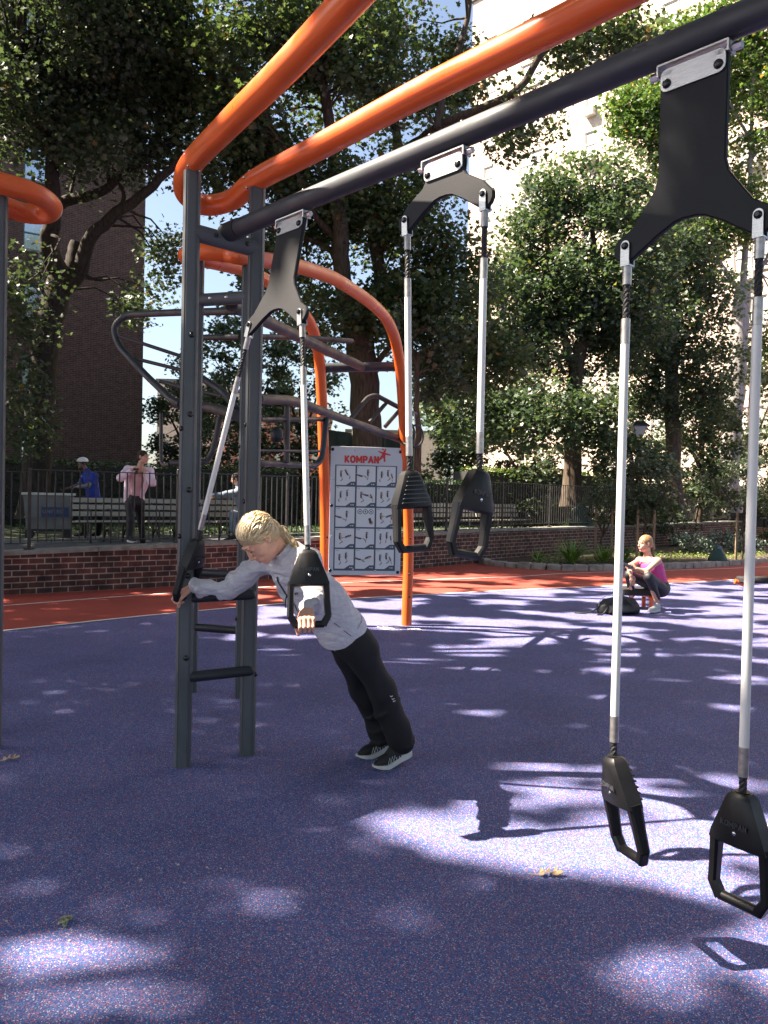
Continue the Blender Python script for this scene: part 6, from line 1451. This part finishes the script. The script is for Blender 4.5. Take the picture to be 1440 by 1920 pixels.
def lying_person():
    D0=17.2; T=thing('person','person in grey blue clothes slumped on the bench behind the grey ladder posts','person',P(440,985,D0)*[1,1,0]+[0,0,.5]); Pp=lambda x,y,d=0:P(x,y,D0+d)
    J=dict(pelvis=Pp(462,962),chest=Pp(452,932,.0),neck=Pp(447,913),head=Pp(443,902),shl=Pp(446,922,-.15),shr=Pp(450,922,.15),ell=Pp(424,926,-.1),wrl=Pp(398,929,-.05),elr=Pp(430,930,.15),wrr=Pp(406,932,.15),hipl=Pp(460,968,-.1),hipr=Pp(464,966,.1),knl=Pp(436,964,-.3),knr=Pp(440,962,-.1),anl=Pp(436,994,-.35),anr=Pp(440,994,-.1))
    v=figure_body(T,1.,J,'skin2'); HC=Pp(442,898); A=orient(unit((-.9,-.2,-.3))); hv,W=head_vol(.0075,HC,A,J['neck']); hv.cap(W(0,-.03,-.05),J['neck'],.05,.055,.02)
    hl=hand(.0065,J['wrl'],J['wrl'],np.array([0,-1.,0]),unit((-1,0,-.1)),Z,.018,1.,'open',.5); hr=hand(.0065,J['wrr'],J['wrr'],np.array([0,-1.,0]),unit((-1,0,-.1)),Z,.018,1.,'open',.5)
    meshobj('body',[v.mesh(),hv.mesh(),hl,hr],'skin2',T); face_bits(T,W,A); hair_cap(T,.007,HC,A,W,1.,'bhair')
    v=Vol(*bounds([J[k] for k in('pelvis','chest','shl','shr','ell','wrl','knl','anl')],.2),.011); up=unit(J['chest']-J['pelvis']); v.cap(J['pelvis'],J['chest'],.145,.145,.05); v.cap(J['shl'],J['shr'],.075,.075,.05); v.cap(J['chest'],J['neck'],.12,.065,.04)
    for s in'lr': v.cap(J['sh'+s],J['el'+s],.066,.056,.03); v.cap(J['el'+s],J['wr'+s]+(J['el'+s]-J['wr'+s])*.1,.056,.042,.03)
    meshobj('jacket',[v.mesh()],'denim',T,wrinkle(.009,7,4.))
    v=Vol(*bounds([J[k] for k in('pelvis','hipl','knl','knr','anl','anr')],.16),.011)
    for s in'lr': v.cap(J['hip'+s],J['kn'+s],.09,.07,.04); v.cap(J['kn'+s],J['an'+s],.07,.06,.03)
    meshobj('trousers',[v.mesh()],'denim',T,wrinkle(.006,8,5.))
    for k in('anl','anr'): a=J[k].copy(); a[2]=.59; shoe(T,a,unit((-.9,-.4,0)),0,'shoe','sole',1.)
lying_person()
# ================================================================ street furniture
def bench(label,c,t,L=2.4,z0=.504):
    t=unit(t); n=np.array([-t[1],t[0],0]) # n points away from the camera
    c=V3((c[0],c[1],z0)); T=thing('park_bench',label,'bench',c,'slatted park benches along the path'); ax=lambda tilt:(t,unit(n*math.cos(tilt)-Z*math.sin(tilt)),unit(Z*math.cos(tilt)+n*math.sin(tilt)))
    b=MB()
    for k in range(4): b.box(c-n*(.22-.125*k)+[0,0,.43-(k*.008)],(L,.10,.035),(t,n,(0,0,1)))
    b.build('seat','slat',T,smooth=0); b=MB()
    for k in range(3): 
        h=.56+.135*k; b.box(c+n*(.25+.05*k)+[0,0,h],(L,.03,.095),ax(.28))
    b.build('backrest','slat',T,smooth=0)
    for s in np.linspace(-L/2+.25,L/2-.25,3):
        m=MB(); q=c+t*s
        for a_,b_,w_ in ((q-n*.26,q-n*.24+[0,0,.41],.03),(q+n*.22,q+n*.20+[0,0,.41],.03),(q+n*.20+[0,0,.41],q+n*.38+[0,0,.90],.025),(q-n*.26+[0,0,.405],q+n*.22+[0,0,.385],.025)):
            d=unit(b_-a_); m.tube([a_,b_],w_*.75,6)
        m.tube(catmull([q-n*.22+[0,0,.1],q+[0,0,.26],q+n*.2+[0,0,.08]],4),.016,6)
        m.tube(catmull([q-n*.24+[0,0,.41],q-n*.26+[0,0,.60],q-n*.1+[0,0,.66],q+n*.26+[0,0,.62]],4),.016,6)
        m.build('leg','iron',T)
    for x_ in []: pass
    return T
def bx(px,D): p=P(px,940,D); return np.array([p[0],p[1]])
for a,b_,lab in (((138,15.6),(262,16.3),'slatted park bench left of and behind the woman in the pale pink jacket'),((268,16.35),(395,17.1),'slatted park bench between the pink jacketed woman and the grey ladder posts'),((400,17.15),(490,17.9),'slatted park bench behind the grey ladder posts, with a person lying on it'),((785,20.6),(905,22.6),'slatted park bench behind the fence, seen through the hanging handles'),((905,22.7),(985,24.3),'slatted park bench behind the fence, right of the hanging handles'),((1118,27.5),(1180,29.5),'slatted park bench behind the fence just left of the tall silver pole'),((1420,36),(1475,39),'slatted park bench at the far right edge behind the fence')):
    p,q=bx(*a),bx(*b_); d=np.array([q[0]-p[0],q[1]-p[1],0]); bench(lab,(p+q)/2,d,np.linalg.norm(d)*.97)
# cart
c=P(92,960,16.6)*[1,1,0]; T=thing('laundry_cart','grey wheeled bin cart with a blue label, standing behind the fence','cart',c+[0,0,.504])
tx=unit((.93,.36,0)); ny=np.array([-tx[1],tx[0],0]); W_=.98
b=MB(); R_=[[c+tx*x*w_+ny*y*w_*.6+[0,0,z_] for x,y in((-.5,-.5),(.5,-.5),(.5,.5),(-.5,.5))] for z_,w_ in((.72,W_*.86),(1.42,W_*.98))]; b.rings(R_)
for z_ in(.96,1.18): b.box(c+[0,0,z_],(W_*.95,W_*.58,.012),(tx,ny,(0,0,1)))
b.build('bin','cart',T,smooth=20); b=MB(); b.box(c+[0,0,1.44],(W_*1.05,W_*.66,.045),(tx,ny,(0,0,1))); b.build('rim','acunit',T,smooth=20)
b=MB(); b.box(c-ny*.275+tx*.12+[0,0,1.07],(.52,.012,.23),(tx,ny,(0,0,1))); o=b.build('label','cartl',T,smooth=0)
textmesh('label_lettering','UNITED',.10,c-ny*.284+tx*.08+[0,0,1.08],tx,Z,'coping',o,.001,.002)
for i in(-1,1):
    for j in(-1,1):
        q=c+tx*i*.36+ny*j*.2+[0,0,.504]; b=MB(); b.tube([q+ny*.02+[0,0,.085],q-ny*.02+[0,0,.085]],.085,14); b.box(q+[0,0,.17],(.04,.05,.1),(tx,ny,(0,0,1))); b.build('wheel','black',T)
b=MB(); b.box(c+[0,0,.69],(W_*.9,W_*.5,.04),(tx,ny,(0,0,1))); b.build('chassis','black',T,smooth=0)
# lamp
c=P(1194,940,27)*[1,1,0]+[0,0,.5]; T=thing('street_lamp','black lantern lamp post among the right-hand trees','street lamp',c)
b=MB(); b.tube([c,c+[0,0,.5],c+[0,0,.55],c+[0,0,3.15]],[.11,.09,.05,.04],12); b.build('pole','iron',T)
zt=P(1194,822,27)[2]
b=MB(); b.tube([c+[0,0,3.1-.0],V3((c[0],c[1],zt))],.04,8); b.rings([[V3((c[0]+r*x,c[1]+r*y,zt+h)) for x,y in((-1,-1),(1,-1),(1,1),(-1,1))] for h,r in((0,.13),(.03,.16),(.031,.12),)]); b.rings([[V3((c[0]+r*x,c[1]+r*y,zt+h)) for x,y in((-1,-1),(1,-1),(1,1),(-1,1))] for h,r in((.40,.30),(.44,.28),(.58,.12),(.62,.03))])
for x,y in((-1,-1),(1,-1),(1,1),(-1,1)): b.tube([V3((c[0]+.14*x,c[1]+.14*y,zt+.03)),V3((c[0]+.25*x,c[1]+.25*y,zt+.42))],.014,6)
b.build('lantern_frame','iron',T,smooth=20); b=MB(); b.rings([[V3((c[0]+r*x,c[1]+r*y,zt+h)) for x,y in((-1,-1),(1,-1),(1,1),(-1,1))] for h,r in((.05,.12),(.40,.225))]); b.build('glass','lampg',T,smooth=20)
# green tarpaulin fence behind the centre trunk
a=P(600,900,27.)*[1,1,0];e=P(775,900,28.5)*[1,1,0]; d=unit(e-a); n=np.array([-d[1],d[0],0]); T=thing('green_screen','dark green tarpaulin screen behind the thick oak trunk','screen',a+[0,0,.5])
b=MB(); zz=P(660,806,27)[2]; k=24; vs=[];
for i in range(k+1):
    p=a+(e-a)*i/k+n*.05*math.sin(i*1.9); vs+=[p+[0,0,.5],p+[0,0,zz-.1*math.sin(i*PI/k)**2]]
b.add(vs,[(2*i,2*i+2,2*i+3,2*i+1) for i in range(k)]); b.build('sheet','teal',T)
b=MB()
for i in range(4): p=a+(e-a)*i/3; b.cyl(p+[0,0,.5],p+[0,0,zz+.05],.04,8)
b.build('posts','coping',T)
# low benches / steps on the rubber surface
def step(label,c,t,L,zt,legs):
    t=unit(t); n=np.array([-t[1],t[0],0]); c=V3((c[0],c[1],0)); T=thing('exercise_step',label,'exercise step',c,'low padded exercise steps'); b=MB()
    pts=[]
    for sx,sy,a0 in((1,1,0),(-1,1,PI/2),(-1,-1,PI),(1,-1,3*PI/2)):
        for k in range(4): pts.append((sx*(L/2-.05)+.05*math.cos(a0+k*PI/6),sy*(.12)+.05*math.sin(a0+k*PI/6)))
    b.prism(pts,c+[0,0,zt-.05],t,n,.10,.012); b.build('pad','pad',T)
    for s in legs:
        m=MB(); q=c+t*s*L/2*.86; m.tube(fillet([q-n*.13,q-n*.13+[0,0,zt-.12],q+n*.13+[0,0,zt-.12],q+n*.13],.06),.030,10); m.build('leg','orange',T)
    return T
step('low black padded exercise step with orange legs under the seated woman',P(1219,0,11.60)[:2],(1,.10,0),.50,.30,(-1,1))
c=P(1440,0,13.6); T=thing('exercise_step','black padded exercise bench with an orange end, cut by the right edge','exercise step',(c[0]+.2,c[1],0),'low padded exercise steps')
zc=P(1400,1087,13.4)[2]; a=P(1378,1087,13.4); b=MB(); L=2.0; cc=V3((a[0]+.10+L/2,a[1],zc))
pts=[(-L/2,-.14),(L/2,-.14),(L/2,.14),(-L/2,.14),(-L/2-.05,.08),(-L/2-.05,-.08)]; b.prism(pts,cc,(1,0,0),(0,1,0),.10,.02); b.build('pad','pad',T)
for s in(-1,1):
    m=MB(); q=cc*[1,1,0]+[s*(L/2-.12),0,0]; m.tube(fillet([q+[-s*-.02,0,0],q+[0,0,zc-.10],q+[s*.22,0,zc-.03]],.1),.04,12); m.build('leg','orange',T)
# backpack
c=G(1160,1150,0); T=thing('backpack','black backpack lying on the blue surface beside the seated woman','backpack',c); b=MB(); ex=unit((1,.1,0)); ey=np.array([-ex[1],ex[0],0])
R_=[]
for i,(x,w_,h) in enumerate(((-.30,.04,.05),(-.28,.11,.13),(-.20,.14,.20),(-.08,.15,.22),(.06,.15,.24),(.20,.13,.22),(.27,.08,.14),(.29,.03,.05))):
    R_.append([c+ex*x+ey*w_*math.cos(t)*(1+.08*math.sin(3*t+i))+Z*(h*.5+h*.5*math.sin(t)*(1+.06*math.sin(5*t+i*2))) for t in np.linspace(0,2*PI,18,endpoint=False)])
b.rings(R_); b.build('body','bag',T,smooth=50); b=MB(); R_=[[p*[1,1,.55]+ey*-.10+Z*.02 for p in r] for r in R_[2:6]]; b.rings(R_); b.build('pocket','bag',T,smooth=50)
b=MB(); b.tube(catmull([c-ex*.25+Z*.12,c-ex*.38-ey*.05+Z*.04,c-ex*.52-ey*.08+Z*.012,c-ex*.64-ey*.03+Z*.012],5),.011,6); b.tube(catmull([c-ex*.2-ey*.12+Z*.10,c-ex*.30-ey*.2+Z*.02,c-ex*.38-ey*.2+Z*.012],5),.012,6); b.tube(catmull([c+ex*.05-ey*.12+Z*.22,c+ex*.12-ey*.2+Z*.12,c+ex*.2-ey*.18+Z*.02],5),.014,6); b.build('strap','bag',T)
b=MB(); b.tube(catmull([c-ex*.27+Z*.02,c-ex*.285+Z*.14,c-ex*.2+Z*.235,c+Z*.245],5),.005,6); b.build('piping','white',T)
# fallen oak leaves and seeds
def fallen(label,px,py,sz,ang):
    c=G(px,py,0); T=thing('fallen_leaf',label,'leaf',c); a=V3((math.cos(ang),math.sin(ang),0)); bb_=V3((-math.sin(ang),math.cos(ang),0)); b=MB()
    R0=random.Random(int(px)); half=[]
    for y,x in ((0,.02),(.10,.03),(.16,.22),(.24,.26),(.27,.07),(.36,.08),(.44,.36),(.54,.38),(.52,.12),(.60,.10),(.72,.33),(.82,.28),(.74,.10),(.90,.14),(1.0,.0)): half.append((x*R0.uniform(.8,1.15),y))
    pts=half+[(-x*R0.uniform(.8,1.15),y) for x,y in half[-2::-1]]
    vs=[];
    for zt in(0,.0018):
        for x,y in pts: vs.append(c+bb_*x*sz*.8+a*(y-.5)*sz+Z*(.006+zt+sz*(.42*abs(x)**1.3+.10*math.sin(y*5+x*3)**2)))
    k=len(pts); b.add(vs,[tuple(range(k))[::-1],tuple(range(k,2*k))]+[(i,(i+1)%k,k+(i+1)%k,k+i) for i in range(k)]); b.tube([c-a*sz*.5+Z*.008,c-a*sz*.78+bb_*.01+Z*.006],.0018,5); b.build('blade','dleaf',T,smooth=0)
fallen('tan fallen oak leaf on the blue surface at the sunny right',1032,1643,.115,.05)
fallen('small tan fallen oak leaf at the left edge of the blue surface',20,1426,.10,.6)
T=thing('seed_cluster','pale green dried seed cluster on the blue surface at the lower left','seed cluster',G(120,1733)); c=G(120,1733); b=MB(); R0=random.Random(3)
for k in range(26): b.ball(c+[R0.uniform(-.014,.014)*1.3,R0.uniform(-.028,.028),R0.uniform(.005,.02)],(.005,.008,.004),6,4)
b.build('seeds','cone',T)
b=MB(); rg=random.Random(4)
for (px,py) in [(238,1699),(258,1628),(330,1620),(334,1622),(388,1627),(414,1629),(457,1608),(553,1703),(264,1650),(12,1728),(28,1583),(540,1682),(346,1656),(130,1765),(700,1560),(250,1402),(330,1240),(560,1180),(610,1300),(660,1350)]:
    q=G(px,py); b.ball(q+[0,0,.002],(rg.uniform(.002,.007),rg.uniform(.003,.006),.003),6,4)
o=b.build('crumbs','crumb'); tag(o,'pale seed flecks scattered over the blue surface','seed flecks',None,'stuff')
